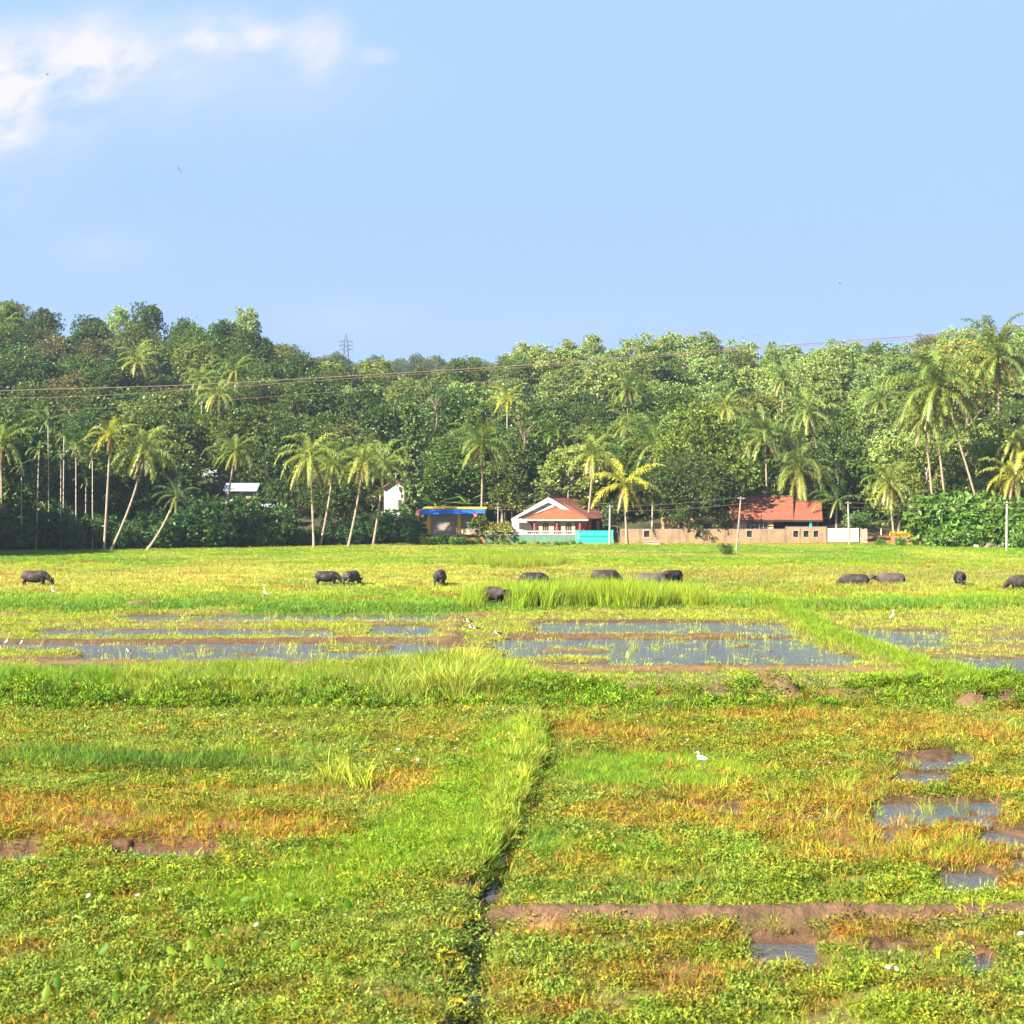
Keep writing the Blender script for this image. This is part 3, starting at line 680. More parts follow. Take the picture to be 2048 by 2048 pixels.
scatter('wildflowers', 'small white and pale pink wildflowers dotted over the near weeds', [pf], P[:, 0], P[:, 1], Lx['zg'] + .20 + .3 * Lx['bankC'], np.repeat(r.rand(len(P), 1), 3, 1), S * 1.0, 12, .5, 'wildflowers')
# ================================================================== TREES
def unit(v): return v / (np.linalg.norm(v, axis=-1, keepdims=True) + 1e-9)

def leaf_cards(C, T, S, L, Wd, fold=.12):
    n = len(C); Nn = np.cross(S, T)
    a = C; b = C + T * (L * .5)[:, None] + S * (Wd * .5)[:, None] + Nn * (L * fold)[:, None]
    c = C + T * L[:, None]; d = C + T * (L * .5)[:, None] - S * (Wd * .5)[:, None] + Nn * (L * fold)[:, None]
    V = np.stack([a, b, c, d], 1).reshape(-1, 3); Q = np.arange(4 * n).reshape(n, 4)
    return V, Q

def crown_mesh(name, seed, lobes, n, L, asp=.55, droop=.25, shell=.35, up=.35, tuft=7, mat=None, vary=.5):
    """foliage: leaf sprays set through the outer part of many lobes"""
    r = rs(seed); lobes = np.array(lobes, float)
    area = (lobes[:, 3] * lobes[:, 4] + lobes[:, 4] * lobes[:, 5]) ; pr = area / area.sum()
    m = max(1, n // tuft)
    li = r.choice(len(lobes), m, p=pr)
    D = unit(r.randn(m, 3) + np.array([0, 0, up])); rad = 1 - shell * r.rand(m) ** 1.5
    P = lobes[li, :3] + D * lobes[li, 3:] * rad[:, None]
    P = P + .18 * r.randn(m, 3) * lobes[li, 3:].mean(1)[:, None]
    lv = r.rand(len(lobes)); sv = r.rand(m); lq = r.rand(len(lobes))
    ti = np.repeat(np.arange(m), tuft)
    Dt = unit(D[ti] + .85 * r.randn(m * tuft, 3) + np.array([0, 0, .15]))
    C = P[ti] + .15 * L * r.randn(m * tuft, 3)
    T = unit(Dt + np.array([0, 0, -droop])); S = unit(np.cross(T, unit(D[ti] * .6 + r.randn(m * tuft, 3) * .7 + np.array([.0, 0, .6]))))
    l = L * (.6 + .8 * r.rand(m * tuft))
    V, Q = leaf_cards(C, T, S, l, l * asp)
    v = (1 - vary) * .5 + vary * (.45 * lv[li][ti] + .35 * sv[ti] + .2 * r.rand(m * tuft)); qq = .6 * lq[li][ti] + .4 * r.rand(m * tuft)
    me = np_mesh(name, V, Q, None, {'v': ('FLOAT', 'FACE', v), 'q': ('FLOAT', 'FACE', qq)})
    me.materials.append(mat or M['leaf']); return me

def limbs(name, H, r0, ends, seed, mat, lean=(0, 0), top=None):
    """tapered trunk with limbs reaching towards the lobes"""
    r = rs(seed); mb = MB(); top = top or H * .62
    P = [Vector((lean[0] * t * t + .12 * r.randn() * t, lean[1] * t * t + .12 * r.randn() * t, top * t)) for t in (0, .25, .5, .75, 1)]
    P[0].z = -1.5
    mb.tube(P, [r0 * 1.25, r0 * .95, r0 * .8, r0 * .65, r0 * .5], 9)
    for e in ends:
        t = r.uniform(.6, 1.0); a = P[3].lerp(P[4], (t - .75) * 4) if t > .75 else P[2].lerp(P[3], (t - .5) * 4 if t > .5 else 0)
        e = Vector(e[:3]); mid = a.lerp(e, .5) + Vector((r.randn() * .3, r.randn() * .3, .25 + .3 * r.rand()))
        mb.tube([a, a.lerp(mid, .55), mid, mid.lerp(e, .6), e], [r0 * .42, r0 * .33, r0 * .25, r0 * .16, r0 * .06], 6)
    me = mb.mesh(name); me.materials.append(mat); me.shade_smooth(); return me

def lobes_dome(seed, n, R, H0, H1, lr, flat=1.0):
    r = rs(seed); out = []
    for k in range(n):
        u = unit(r.randn(3)[None] + np.array([[0, 0, .45]]))[0]; rr = .55 + .42 * r.rand()
        c = np.array([u[0] * R * rr, u[1] * R * rr, (H0 + H1) / 2 + u[2] * (H1 - H0) / 2 * rr])
        s = lr * (.65 + .7 * r.rand()); out.append((c[0], c[1], c[2], s, s, s * flat * (.75 + .3 * r.rand())))
    out.append((0, 0, (H0 + H1) / 2, R * .55, R * .55, (H1 - H0) * .32)); return out

def lobes_layers(seed, n, R, H0, H1, lr):
    r = rs(seed); out = []
    for k in range(n):
        t = (k + .5) / n; a = k * 2.4 + r.randn() * .4; q = R * (1 - .45 * t ** 2) * (.45 + .55 * r.rand())
        s = lr * (.7 + .6 * r.rand()); out.append((math.cos(a) * q, math.sin(a) * q, H0 + (H1 - H0) * t + r.randn() * .25, s, s, s * .42))
    return out

TP = {}
def proto(k, lob, nleaf, L, H, r0, bark='bark', seed=0, nl=9, **kw):
    r = rs(seed + 7); ends = [lob[i] for i in r.choice(len(lob), min(nl, len(lob)), replace=False)]
    TP[k] = (crown_mesh('crown', seed, lob, nleaf, L, **kw), limbs('trunk', H, r0, ends, seed, M[bark]))
for k in range(4): proto(('dense', k), lobes_dome(200 + k, 40, 5.0 + .5 * (k % 2), 1.8, 12.8 + k % 3, 1.75), 18000, .42, 12.5, .30, seed=210 + k)
for k in range(2): proto(('olive', k), lobes_dome(220 + k, 36, 5.6, 2.2, 11.8, 1.7, .85), 14000, .42, 11.5, .30, seed=230 + k, asp=.42, droop=.5)
for k in range(3): proto(('pale', k), lobes_layers(240 + k, 46, 5.4, 2.2, 13.6, 1.65), 10500, .46, 13.5, .24, 'palebark', seed=250 + k, nl=16, asp=.62, droop=.3, shell=.7, up=.8, tuft=6)
for k in range(3): proto(('loose', k), lobes_dome(260 + k, 34, 4.9, 3.2, 14.6, 1.45, .75), 11000, .42, 14.5, .26, 'palebark', seed=270 + k, nl=16, shell=.6)
for k in range(2): proto(('tall', k), lobes_dome(280 + k, 40, 3.5, 2.0, 16.0, 1.6), 14000, .42, 16, .28, seed=290 + k)
for k in range(3): proto(('bush', k), lobes_dome(300 + k, 14, 1.7, .1, 2.6, .8), 2300, .34, 2.4, .05, seed=310 + k, asp=.45)
for k in range(2): proto(('bigleaf', k), lobes_dome(320 + k, 14, 1.6, .2, 2.8, .8), 1500, .42, 2.6, .05, seed=330 + k, asp=.5)

GREENS = dict(dense=(.062, .108, .012), olive=(.105, .125, .020), pale=(.185, .255, .060), loose=(.105, .150, .026), tall=(.052, .098, .012), bush=(.045, .100, .018), bigleaf=(.07, .14, .02))
def plant(k, loc, sc, rz, name, label, cat, group=None, col=None, scz=None, rnd=None):
    rnd = rnd or random
    cm, tm = TP[k]
    root = thing(name, label, cat, loc, rz, group)
    root.scale = (sc, sc, scz or sc)
    for nm, me in (('trunk', tm), ('crown', cm)):
        o = bpy.data.objects.new(nm, me); COL.objects.link(o); o.parent = root
        c = col or GREENS[k[0]]; f = rnd.uniform(.78, 1.25); g = rnd.uniform(-.12, .12)
        o.color = (c[0] * f * (1 + g), c[1] * f, c[2] * f * (1 - g), 1)
    return root

def hz(x, y): return float(hill(np.array([float(x)]), np.array([float(y)]))[0])
ORD = ['first', 'second', 'third', 'fourth', 'fifth', 'sixth', 'seventh', 'eighth', 'ninth', 'tenth', 'eleventh', 'twelfth']
ZONES = [(-60, 'beyond left frame edge'), (180, 'above the areca palms'), (420, 'above the leaning palms'), (640, 'above the sheet roofs'), (830, 'left of the blue shop'), (990, 'above the blue shop'),
         (1200, 'above the white house'), (1440, 'above the mango tree'), (1660, 'above the red roof'), (1840, 'above the sheet gate'), (2110, 'above the palm trio'), (9999, 'beyond right frame edge')]
LOOK = dict(dense='dark green dense', olive='olive green drooping', pale='pale feathery layered', loose='open branched', tall='tall narrow dark')
R = random.Random(4)
drows = [243, 251, 260, 270, 281, 293, 306, 319, 333, 348, 364, 381, 399]
BANDS = ['foot of the hill', 'foot of the hill', 'lower slope', 'lower slope', 'lower slope', 'middle slope', 'middle slope', 'middle slope', 'upper slope', 'upper slope', 'upper slope', 'skyline', 'skyline']
trees = []
for ri, dd in enumerate(drows):
    stepm = 9.2 if ri < 2 else 9.8 + .35 * ri * .5
    p = -210 + R.random() * 60
    while p < 2270:
        d = dd + R.uniform(-4, 4); px = p + R.uniform(-20, 20); p += stepm * F / dd * R.uniform(.85, 1.15)
        if d < 262 and px < 830: d = d - np.interp(px, [-300, 0, 500, 830], [44, 34, 22, 8]) * (262 - d) / 20 * .9 + 4
        if 820 < px < 1800 and d < 256: continue
        if 385 < px < 575 and d < 262: continue
        if 575 < px < 745 and d < 247: continue
        if 744 < px < 832 and d < 259: continue
        if 396 < px < 446 and d < 296: continue
        e = R.random()
        wl = px < 640; far = ri >= 8
        if wl: kind = 'dense' if e < .50 else 'olive' if e < .70 else 'loose' if e < .84 else 'tall' if e < .94 else 'pale'
        elif px < 1000: kind = 'dense' if e < .34 else 'olive' if e < .5 else 'loose' if e < .72 else 'tall' if e < .8 else 'pale'
        else: kind = 'dense' if e < (.15 if far else .34) else 'olive' if e < (.25 if far else .46) else 'loose' if e < (.42 if far else .68) else 'pale'
        if kind == 'pale' and (ri < 7 or px < 640) and R.random() < .7: kind = 'loose' if R.random() < .5 else 'dense'
        if ri >= 11 and 950 < px < 1800 and R.random() < .6: kind = 'pale'
        trees.append((px, d, kind, BANDS[ri], R.uniform(.84, 1.22) if ri < 10 else R.uniform(.86, 1.06), ri))
# the wood turns towards the camera at the left, beyond the picture's edge, and shades the trees there
for k in range(12):
    trees.append((R.uniform(-420, -110), R.uniform(176, 200), 'tall' if k % 2 else 'dense', 'foot of the hill', R.uniform(.95, 1.15), 0))
trees.sort(key=lambda t: t[0])
cnt = {}; lab = []
for t in trees:
    zone = next(z for lim, z in ZONES if t[0] < lim); key_ = (t[2], t[3], zone); cnt[key_] = cnt.get(key_, 0) + 1; lab.append((key_, cnt[key_]))
NAMES = dict(dense='broadleaf_tree', olive='olive_tree_crown'[:0] + 'broadleaf_tree', pale='layered_tree', loose='open_branched_tree', tall='narrow_tree')
for (px, d, kind, band, sc, ri), (key_, n) in zip(trees, lab):
    x = (px - 1024) * d / F
    nv = len([1 for q in TP if q[0] == kind])
    if cnt[key_] == 1: label = f'{LOOK[kind]} tree, {band}, {key_[2]}'
    else: label = f'{ORD[min(n, 12) - 1]} {LOOK[kind]} tree from left, {band}, {key_[2]}'
    col = None
    if kind in ('dense', 'olive') and 60 < px < 260 and 5 <= ri <= 9 and R.random() < .3: col = (.125, .112, .038)
    base = hz(x, d)
    g = 'trees of the wooded hillside'
    plant((kind, R.randrange(nv)), (x, d, base - .4), sc * 1.13, R.uniform(0, 6.28), NAMES[kind], label, 'tree', g, col, sc * R.uniform(.9, 1.15), R)
# tall emergent trees on the skyline
for px, top, d, kind, label in ((240, 620, 396, 'pale', 'spindly pale tree sticking out of the left skyline, branches to the left'), (495, 622, 398, 'pale', 'tall airy pale tree standing out on the left skyline above neighbours'), (375, 640, 392, 'dense', 'rounded dark tree highest on the left skyline beside pale airy tree'),
                                (20, 604, 402, 'olive', 'flat topped tree highest at the far left skyline'), (1048, 702, 398, 'pale', 'umbrella crowned pale tree, leftmost of the skyline row over white house'), (1090, 706, 399, 'pale', 'small pale umbrella tree, second of the skyline row over white house'),
                                (1137, 684, 398, 'pale', 'slender pale umbrella tree, third of the skyline row over white house'), (1186, 674, 398, 'pale', 'tallest pale umbrella tree on the skyline above the mango tree'), (1262, 682, 400, 'pale', 'pale layered tree on the skyline right of the tallest umbrella tree'), (1345, 672, 400, 'pale', 'broad pale crown on the skyline above the bright almond tree'),
                                (1010, 716, 396, 'loose', 'whitish open crown on the skyline left of the umbrella trees'), (1420, 676, 402, 'pale', 'broad pale crown on the skyline left of the overhead cables'), (1545, 700, 396, 'pale', 'pale crown breaking the skyline under the overhead cables'), (1655, 704, 396, 'pale', 'pale crown on the skyline right of the one under the cables'), (1690, 702, 398, 'loose', 'open crown on the skyline left of the blue green dense tree'), (1735, 692, 392, 'dense', 'blue green dense tree on the skyline above the sheet gate')):
    x = (px - 1024) * d / F; b = hz(x, d); H = HC + (YH - top) * d / F - b
    ref = 13.5 if kind != 'olive' else 12.0
    sc = H / ref
    plant((kind, R.randrange(2)), (x, d, b - .2), sc * (.62 if px in (1090, 1137, 1186, 240, 495) else .8), R.uniform(0, 6.28), 'skyline_tree', label, 'tree', None, None, sc, R)
# far blue ridge
for n_, px in enumerate((650, 668, 690, 712, 735, 752, 775, 800, 838, 858, 878, 915, 940, 960, 985)):
    d = R.uniform(780, 840); x = (px - 1024) * d / F; top = [712, 708, 716, 722, 720, 716, 716, 720, 712, 710, 716, 724, 720, 722, 730][n_]
    b = hz(x, d); H = HC + (YH - top) * d / F - b; sc = max(.7, H / 13.0)
    plant(('dense' if n_ % 3 else 'olive', n_ % 2), (x, d, b - .5), min(sc, 1.35), R.uniform(0, 6.28), 'far_tree', f'{ORD[n_]} hazy tree from left on the far ridge' if n_ < 12 else f'{["third", "second", "first"][n_ - 12]} hazy tree from right on the far ridge', 'tree', 'hazy trees on the far ridge', None, sc, R)

# bushes along the foot of the wood
BUSHCOL = (.040, .095, .016)
nb = 0; bl = []
p = -60
while p < 826:
    d = edge_d(p) + R.uniform(.5, 6); bl.append((p, d)); p += R.uniform(18, 30)
for i_, (px, d) in enumerate(bl):
    x = (px - 1024) * d / F; H = R.uniform(2.2, 4.6) if px < 640 else R.uniform(2.0, 3.6)
    zone = 'under the areca palms' if px < 200 else 'under the leaning palms' if px < 420 else 'before the grey sheet roofs' if px < 600 else 'under the drooping palm group' if px < 780 else 'beside the blue shop'
    nb += 1; n_in = sum(1 for q, _ in bl[:i_ + 1] if (q < 200) == (px < 200) and (q < 420) == (px < 420) and (q < 600) == (px < 600) and (q < 780) == (px < 780))
    plant(('bush', R.randrange(3)), (x, d, hz(x, d) - .1), H / 2.6, R.uniform(0, 6.28), 'dark_bush', f'{ORD[min(n_in, 12) - 1]} shaded green bush from left, {zone}', 'bush', 'bushes along the foot of the wood', BUSHCOL, None, R)
for px, py, d, H, kind, col, label in (
    (838, 1088, 224, 2.0, 'bush', (.04, .09, .02), 'dark rounded bush at the left foot of the blue shop'), (890, 1090, 222, 1.3, 'bigleaf', (.07, .14, .02), 'leafy green bush before the left shutter of the shop'), (925, 1091, 221, 1.2, 'bush', (.05, .11, .02), 'low green bush below the middle post of the shop'),
    (957, 1064, 229.5, 2.0, 'bigleaf', (.17, .22, .02), 'small yellow green tree before the right shutter of shop'), (992, 1086, 230, 3.2, 'bush', (.19, .22, .015), 'yellow green bushy tree between shop and white house'), (1010, 1020, 246, 4.0, 'bush', (.11, .15, .02), 'light green tree crown behind the left gable of white house'),
    (786, 1090, 231, 4.6, 'bush', (.04, .09, .018), 'tall dark bush before the white rear building'), (452, 1095, 219, 5.2, 'bush', (.04, .09, .018), 'tall dark bush before the wall of the zinc roofed house'), (500, 1095, 221, 5.6, 'bush', (.04, .09, .018), 'tall dark bush below the right end of the zinc roof'), (540, 1095, 222, 5.0, 'bush', (.04, .09, .018), 'tall dark bush before the small pale roofed shed'), (418, 1095, 218, 5.6, 'bush', (.04, .09, .018), 'tall dark bush at the foot of leaning palm before zinc roof'), (1705, 1060, 233, 2.0, 'bigleaf', (.09, .16, .03), 'leafy green bush behind the white sheet gate'), (1720, 1062, 234, 2.6, 'bush', (.07, .14, .025), 'dense bush right behind the wooden board screen'), (1445, 1057, 232, 2.2, 'bush', (.15, .15, .03), 'yellowish bush before the brick red roofed house'),
    (1452, 1116, 186, 1.3, 'bush', (.07, .14, .02), 'lone green bush in the pasture beside the leaning pole'), (1235, 1048, 233, 3.2, 'bush', (.06, .11, .03), 'ragged bush behind the concrete pole by teal gate'),
    (1800, 1095, 219, 1.2, 'bigleaf', (.07, .17, .02), 'bright low plant before the yellow topped brick bed'), (1760, 1094, 220, 1.0, 'bigleaf', (.07, .16, .02), 'low green plant left of the yellow topped brick bed')):
    x = (px - 1024) * d / F; z0 = HC - (py - YH) * d / F if py < 1085 else hz(x, d)
    plant((kind, R.randrange(2)), (x, d, z0 - .1), H / 2.7, R.uniform(0, 6.28), 'garden_bush', label, 'bush', None, col, None, R)
for k in range(26):
    px = 846 + k * 12.6 + R.uniform(-4, 4); d = R.uniform(221, 225); x = (px - 1024) * d / F
    nm_ = ('along the foot of the blue shop' if px < 968 else 'along the foot of the balustrade wall' if px < 1152 else 'before the teal gate side'); j_ = k if px < 968 else k - 10
    plant(('bigleaf', k % 2) if k % 3 else ('bush', 0), (x, d, hz(x, d) - .1), R.uniform(.12, .25) if px > 968 else R.uniform(.28, .46), R.uniform(0, 6.28), 'verge_plant', f'{ORD[j_ % 12] if j_ < 12 else ("last but one" if k < 25 else "last")} low leafy plant from left, {nm_}', 'plant', 'leafy plants on the road verge', (.11, .20, .022), None, R)
# green mass at the right edge
RM = [(1862, 1092, 219, 6.5), (1890, 1094, 219, 7.5), (1925, 1094, 220, 7.8), (1960, 1094, 221, 6.8), (1990, 1096, 218, 6.6), (2030, 1098, 215, 6.2), (2060, 1098, 214, 6.4), (1905, 1098, 214, 3.2), (1940, 1098, 215, 3.0), (1975, 1098, 216, 2.8), (1875, 1096, 216, 3.4), (2045, 1100, 211, 4.0), (2085, 1100, 210, 5.5), (2130, 1100, 208, 6)]
for i_, (px, py, d, H) in enumerate(RM):
    x = (px - 1024) * d / F
    plant(('bush', i_ % 3) if i_ % 3 else ('bigleaf', 0), (x, d, hz(x, d) - .2), H / 3.0, R.uniform(0, 6.28), 'vine_covered_shrub', f'{ORD[i_] if i_ < 7 else ORD[i_ - 7]} {"tall" if i_ < 7 else "low"} bright vine covered shrub {"under the palm trio" if i_ < 7 else "listed along the right roadside"}'.replace('listed ', ''), 'shrub', 'vine covered shrubs at the right', (.090, .180, .022), H / 2.9, R)
# named trees round the houses
def special(name, label, loc, lob, n, L, H, r0, col, seed, bark='bark', **kw):
    r = rs(seed); root = thing(name, label, 'tree', loc)
    o = link('trunk', limbs('trunk', H, r0, [lob[i] for i in r.choice(len(lob), min(12, len(lob)), replace=False)], seed, M[bark], top=kw.pop('top', None)), M[bark], root)
    o = link('crown', crown_mesh('crown', seed, lob, n, L, **kw), M['leaf'], root); o.color = col + (1,)
    return root
d = 232; special('mango_tree', 'wide dark green mango tree leaning over the tan wall', W(1372, 1076, d), lobes_dome(401, 50, 8.0, .9, 13.0, 1.9), 24000, .42, 9, .33, (.055, .090, .018), 402, asp=.30, droop=.9, up=.3, top=3.6)
d = 240; special('almond_tree', 'bright green layered almond tree rising behind the mango tree', W(1400, 1068, d), lobes_layers(403, 40, 7.6, 6.5, 19.5, 2.3), 15000, .46, 18, .34, (.115, .175, .020), 404, asp=.6, shell=.7, up=.8)
d = 238; special('almond_tree', 'tiered bright green tree right of the mango tree over the roof', W(1445, 1066, d), lobes_layers(405, 20, 5.6, 6.0, 11.0, 1.9), 4500, .6, 10, .25, (.115, .175, .020), 406, asp=.6, shell=.7, up=.8)
d = 247; special('yellow_crowned_tree', 'large creamy yellow green tree at the right behind tall palms', W(1935, 1050, d), lobes_dome(407, 40, 6.6, 17.0, 30.5, 2.0), 12000, .5, 27, .4, (.27, .27, .06), 408, 'bark', shell=.6, top=26)
d = 237; special('creeper_clad_tree', 'tall slim tree clad in big leaved creeper beside the shop', W(824, 1062, d), [(0.5 * math.sin(k * 2.1), .5 * math.cos(k * 2.1), 1.5 + k * 1.25, 1.5 - .02 * k, 1.3, 1.2) for k in range(15)], 3200, .68, 19, .3, (.085, .14, .035), 410, shell=.6, asp=.6, droop=.6)
d = 300
def bare(px, py0, py1, d, seed, label):
    r = rs(seed); b = W(px, py0, d); mb = MB(); H = (py0 - py1) * d / F
    mb.tube([b, b + Vector((.2, 0, H * .3)), b + Vector((-.1, 0, H * .6))], [.2, .16, .12], 7)
    for k in range(9):
        s = b + Vector((0, 0, H * r.uniform(.3, .6))); e = b + Vector((r.uniform(-.5, .5) * H * .7, r.uniform(-.4, .4) * H * .5, H * r.uniform(.7, 1.0)))
        m_ = s.lerp(e, .5) + Vector((r.randn() * .4, r.randn() * .4, .2)); mb.tube([s, m_, e], [.09, .06, .03], 5)
    tag(mb.build('bare_tree', M['bark'], None, True), label, 'tree')
bare(872, 860, 780, 247, 61, 'bare white branched tree above the blue shop, left of palm')
bare(1048, 905, 830, 249, 62, 'bare grey branched tree above the white house')
# yellow flowered hedge plants / bananas
def banana(px, py, d, H, label, col=(.09, .17, .02)):
    r = rs(int(px)); root = thing('banana_plant', label, 'banana plant', W(px, py, d))
    mb = MB(); mb.tube([(0, 0, -.3), (.05, 0, H * .5)], [.14, .09], 7); mb.build_local = None
    me = mb.mesh('stem'); link('stem', me, M['palebark'], root)
    V = []; Q = []; vv = []
    for k in range(9):
        az = r.rand() * 6.28; el = r.uniform(.5, 1.45); l = H * r.uniform(.5, .75); b0 = len(V); sh = r.rand()
        for s in range(6):
            t = s / 5; e2 = el - 1.3 * t * t; x = l * t * math.cos(el - .5 * t); zz = H * .45 + l * (t * math.sin(el) - .42 * t * t)
            w = .30 * math.sin(PI * min(1, .12 + .88 * t) ** .8) * H / 3.2
            for g in (-1, 0, 1): V.append((x * math.cos(az) - g * w * math.sin(az), x * math.sin(az) + g * w * math.cos(az), zz - (.10 * abs(g)))); vv.append(sh)
        for s in range(5):
            for g in range(2): a = b0 + s * 3 + g; Q.append((a, a + 1, a + 4, a + 3))
    me = np_mesh('leaves', V, Q, None, {'v': ('FLOAT', 'POINT', np.array(vv)), 'q': ('FLOAT', 'POINT', np.array(vv))}); o = link('crown', me, M['leaf'], root); o.color = col + (1,)
for px, py, d, H, lb in ((1023, 1052, 247, 6.2, 'banana plant with broad leaves behind the shop, nearest white gable'), (940, 1050, 248, 7.0, 'banana plant with one bright leaf above the shop roof'), (870, 1050, 248, 6.5, 'banana plant showing behind left end of the shop roof'), (1050, 1050, 249, 6.8, 'tall banana plant left above the white gable'), (1175, 1052, 248, 6.0, 'banana plant behind the ridge of the white house'),
                          (1612, 1050, 244, 6.5, 'banana plant with upright leaves behind the brick red roof'), (1635, 1052, 243, 5.6, 'banana plant at right end of the brick red roof'), (1525, 1050, 246, 7.4, 'banana plant peeping over the ridge of the brick red roof'), (1762, 1066, 232, 2.2, 'young banana plant in the red earth yard'), (1810, 1068, 231, 1.8, 'small banana plant behind the yellow topped bed')):
    banana(px, py, d, H, lb)

# ================================================================== PALMS
def palm_crown(name, seed, nf, Lf, droopy=1.0, upmax=82, yellow=0.0, wind=.25, nl=36):
    r = rs(seed); V = []; Q = []; v = []; q = []
    for k in range(nf):
        age = (k + .5) / nf
        az = k * 2.39996 + r.randn() * .25; e0 = math.radians(upmax - (upmax + 48) * age ** .85 + r.randn() * 7)
        L = Lf * (.72 + .4 * math.sin(PI * min(1, age + .2))) * r.uniform(.88, 1.1)
        ns = 12; p = np.array([0., 0., 0.]); e = e0; a = az; pts = [p.copy()]; dirs = []
        for s in range(ns):
            t = s / ns; e -= droopy * (1.75 / ns) * (.35 + 1.3 * t) * (1.1 if e > -.9 else .25) * (.75 if age < .2 else 1)
            dd = np.array([math.cos(a) * math.cos(e) + wind * t * .5, math.sin(a) * math.cos(e), math.sin(e)]); dd /= np.linalg.norm(dd)
            p = p + dd * L / ns; pts.append(p.copy()); dirs.append(dd)
        dirs.append(dirs[-1]); pts = np.array(pts); dirs = np.array(dirs)
        fq = np.clip(age * .75 + r.randn() * .12 + yellow, 0, .9)
        if k >= nf - (3 if nf > 14 else 1): fq = 1.0
        fv = r.rand()
        side0 = np.cross(dirs[0], [0, 0, 1.0]); side0 /= np.linalg.norm(side0) + 1e-9
        # midrib
        for s in range(ns):
            b0 = len(V); w = .085 * (1 - s / ns) + .02; w2 = .085 * (1 - (s + 1) / ns) + .02
            V += [tuple(pts[s] - side0 * w), tuple(pts[s] + side0 * w), tuple(pts[s + 1] + side0 * w2), tuple(pts[s + 1] - side0 * w2)]; Q.append((b0, b0 + 1, b0 + 2, b0 + 3)); v.append(.8); q.append(1.0 if fq == 1.0 else min(.88, fq + .4))
        for j in range(nl):
            t = .10 + .90 * (j + .5) / nl; f = t * ns; i0 = min(int(f), ns - 1); u = f - i0
            c = pts[i0] * (1 - u) + pts[i0 + 1] * u; dd = dirs[i0]
            sd = np.cross(dd, [0, 0, 1.0]); sd /= np.linalg.norm(sd) + 1e-9; upv = np.cross(sd, dd)
            ll = L * .175 * math.sin(PI * (.16 + .78 * t)) ** .7 * r.uniform(.7, 1.25)
            for g in (-1, 1):
                hang = .5 + .9 * age + .6 * r.rand()
                td = dd * (.6 + .6 * t) + sd * g * .8 + upv * (.30 - .35 * age + .25 * r.randn()); td = td / np.linalg.norm(td)
                t2 = td + np.array([wind * .5, 0, -hang * 1.5]); t2 /= np.linalg.norm(t2)
                w = .075 * (.6 + .8 * r.rand()); wd = dd * w
                m1 = c + td * ll * .5; e1 = m1 + t2 * ll * .55; b0 = len(V)
                V += [tuple(c - wd * .4), tuple(c + wd * .4), tuple(m1 + wd * .6), tuple(m1 - wd * .6), tuple(e1)]
                Q.append((b0, b0 + 1, b0 + 2, b0 + 3)); Q.append((b0 + 3, b0 + 2, b0 + 4, b0 + 4))
                sh = .35 * fv + .65 * r.rand(); v += [sh, sh]; q += [fq, fq]
    Qn = [x for x in Q if x[2] != x[3]]; Tn = [x[:3] for x in Q if x[2] == x[3]]
    vv = np.array([a for a, x in zip(v, Q) if x[2] != x[3]] + [a for a, x in zip(v, Q) if x[2] == x[3]]); qq = np.array([a for a, x in zip(q, Q) if x[2] != x[3]] + [a for a, x in zip(q, Q) if x[2] == x[3]])
    me = np_mesh(name, V, Qn, Tn, {'v': ('FLOAT', 'FACE', vv), 'q': ('FLOAT', 'FACE', qq)}); me.materials.append(M['palm']); return me
PC = {'full': [palm_crown('crown', 500 + k, 29, 4.7, .95, 85, 0.0, .2) for k in range(3)], 'yellow': [palm_crown('crown', 510 + k, 19, 4.4, .8, 80, .18, .15) for k in range(2)],
      'droop': [palm_crown('crown', 520 + k, 29, 4.8, 1.2, 82, .12, .2) for k in range(2)], 'young': [palm_crown('crown', 530 + k, 14, 4.5, .8, 88, -.05, .15) for k in range(2)],
      'areca': [palm_crown('crown', 540 + k, 9, 1.9, .85, 78, .0, .1, 18) for k in range(2)]}
def nutbunch():
    mb = MB(); r = rs(9)
    for k in range(11):
        a = r.rand() * 6.28; mb.ball((math.cos(a) * .30, math.sin(a) * .30, -.25 - .45 * r.rand()), .14, .14, .18, 7, 5)
    me = mb.mesh('coconut_bunch'); me.materials.append(M['coconut']); me.shade_smooth(); return me
NUTS = nutbunch()
PCOL = dict(full=(.130, .195, .030), yellow=(.30, .31, .028), droop=(.180, .225, .034), young=(.075, .145, .028), areca=(.055, .12, .022))
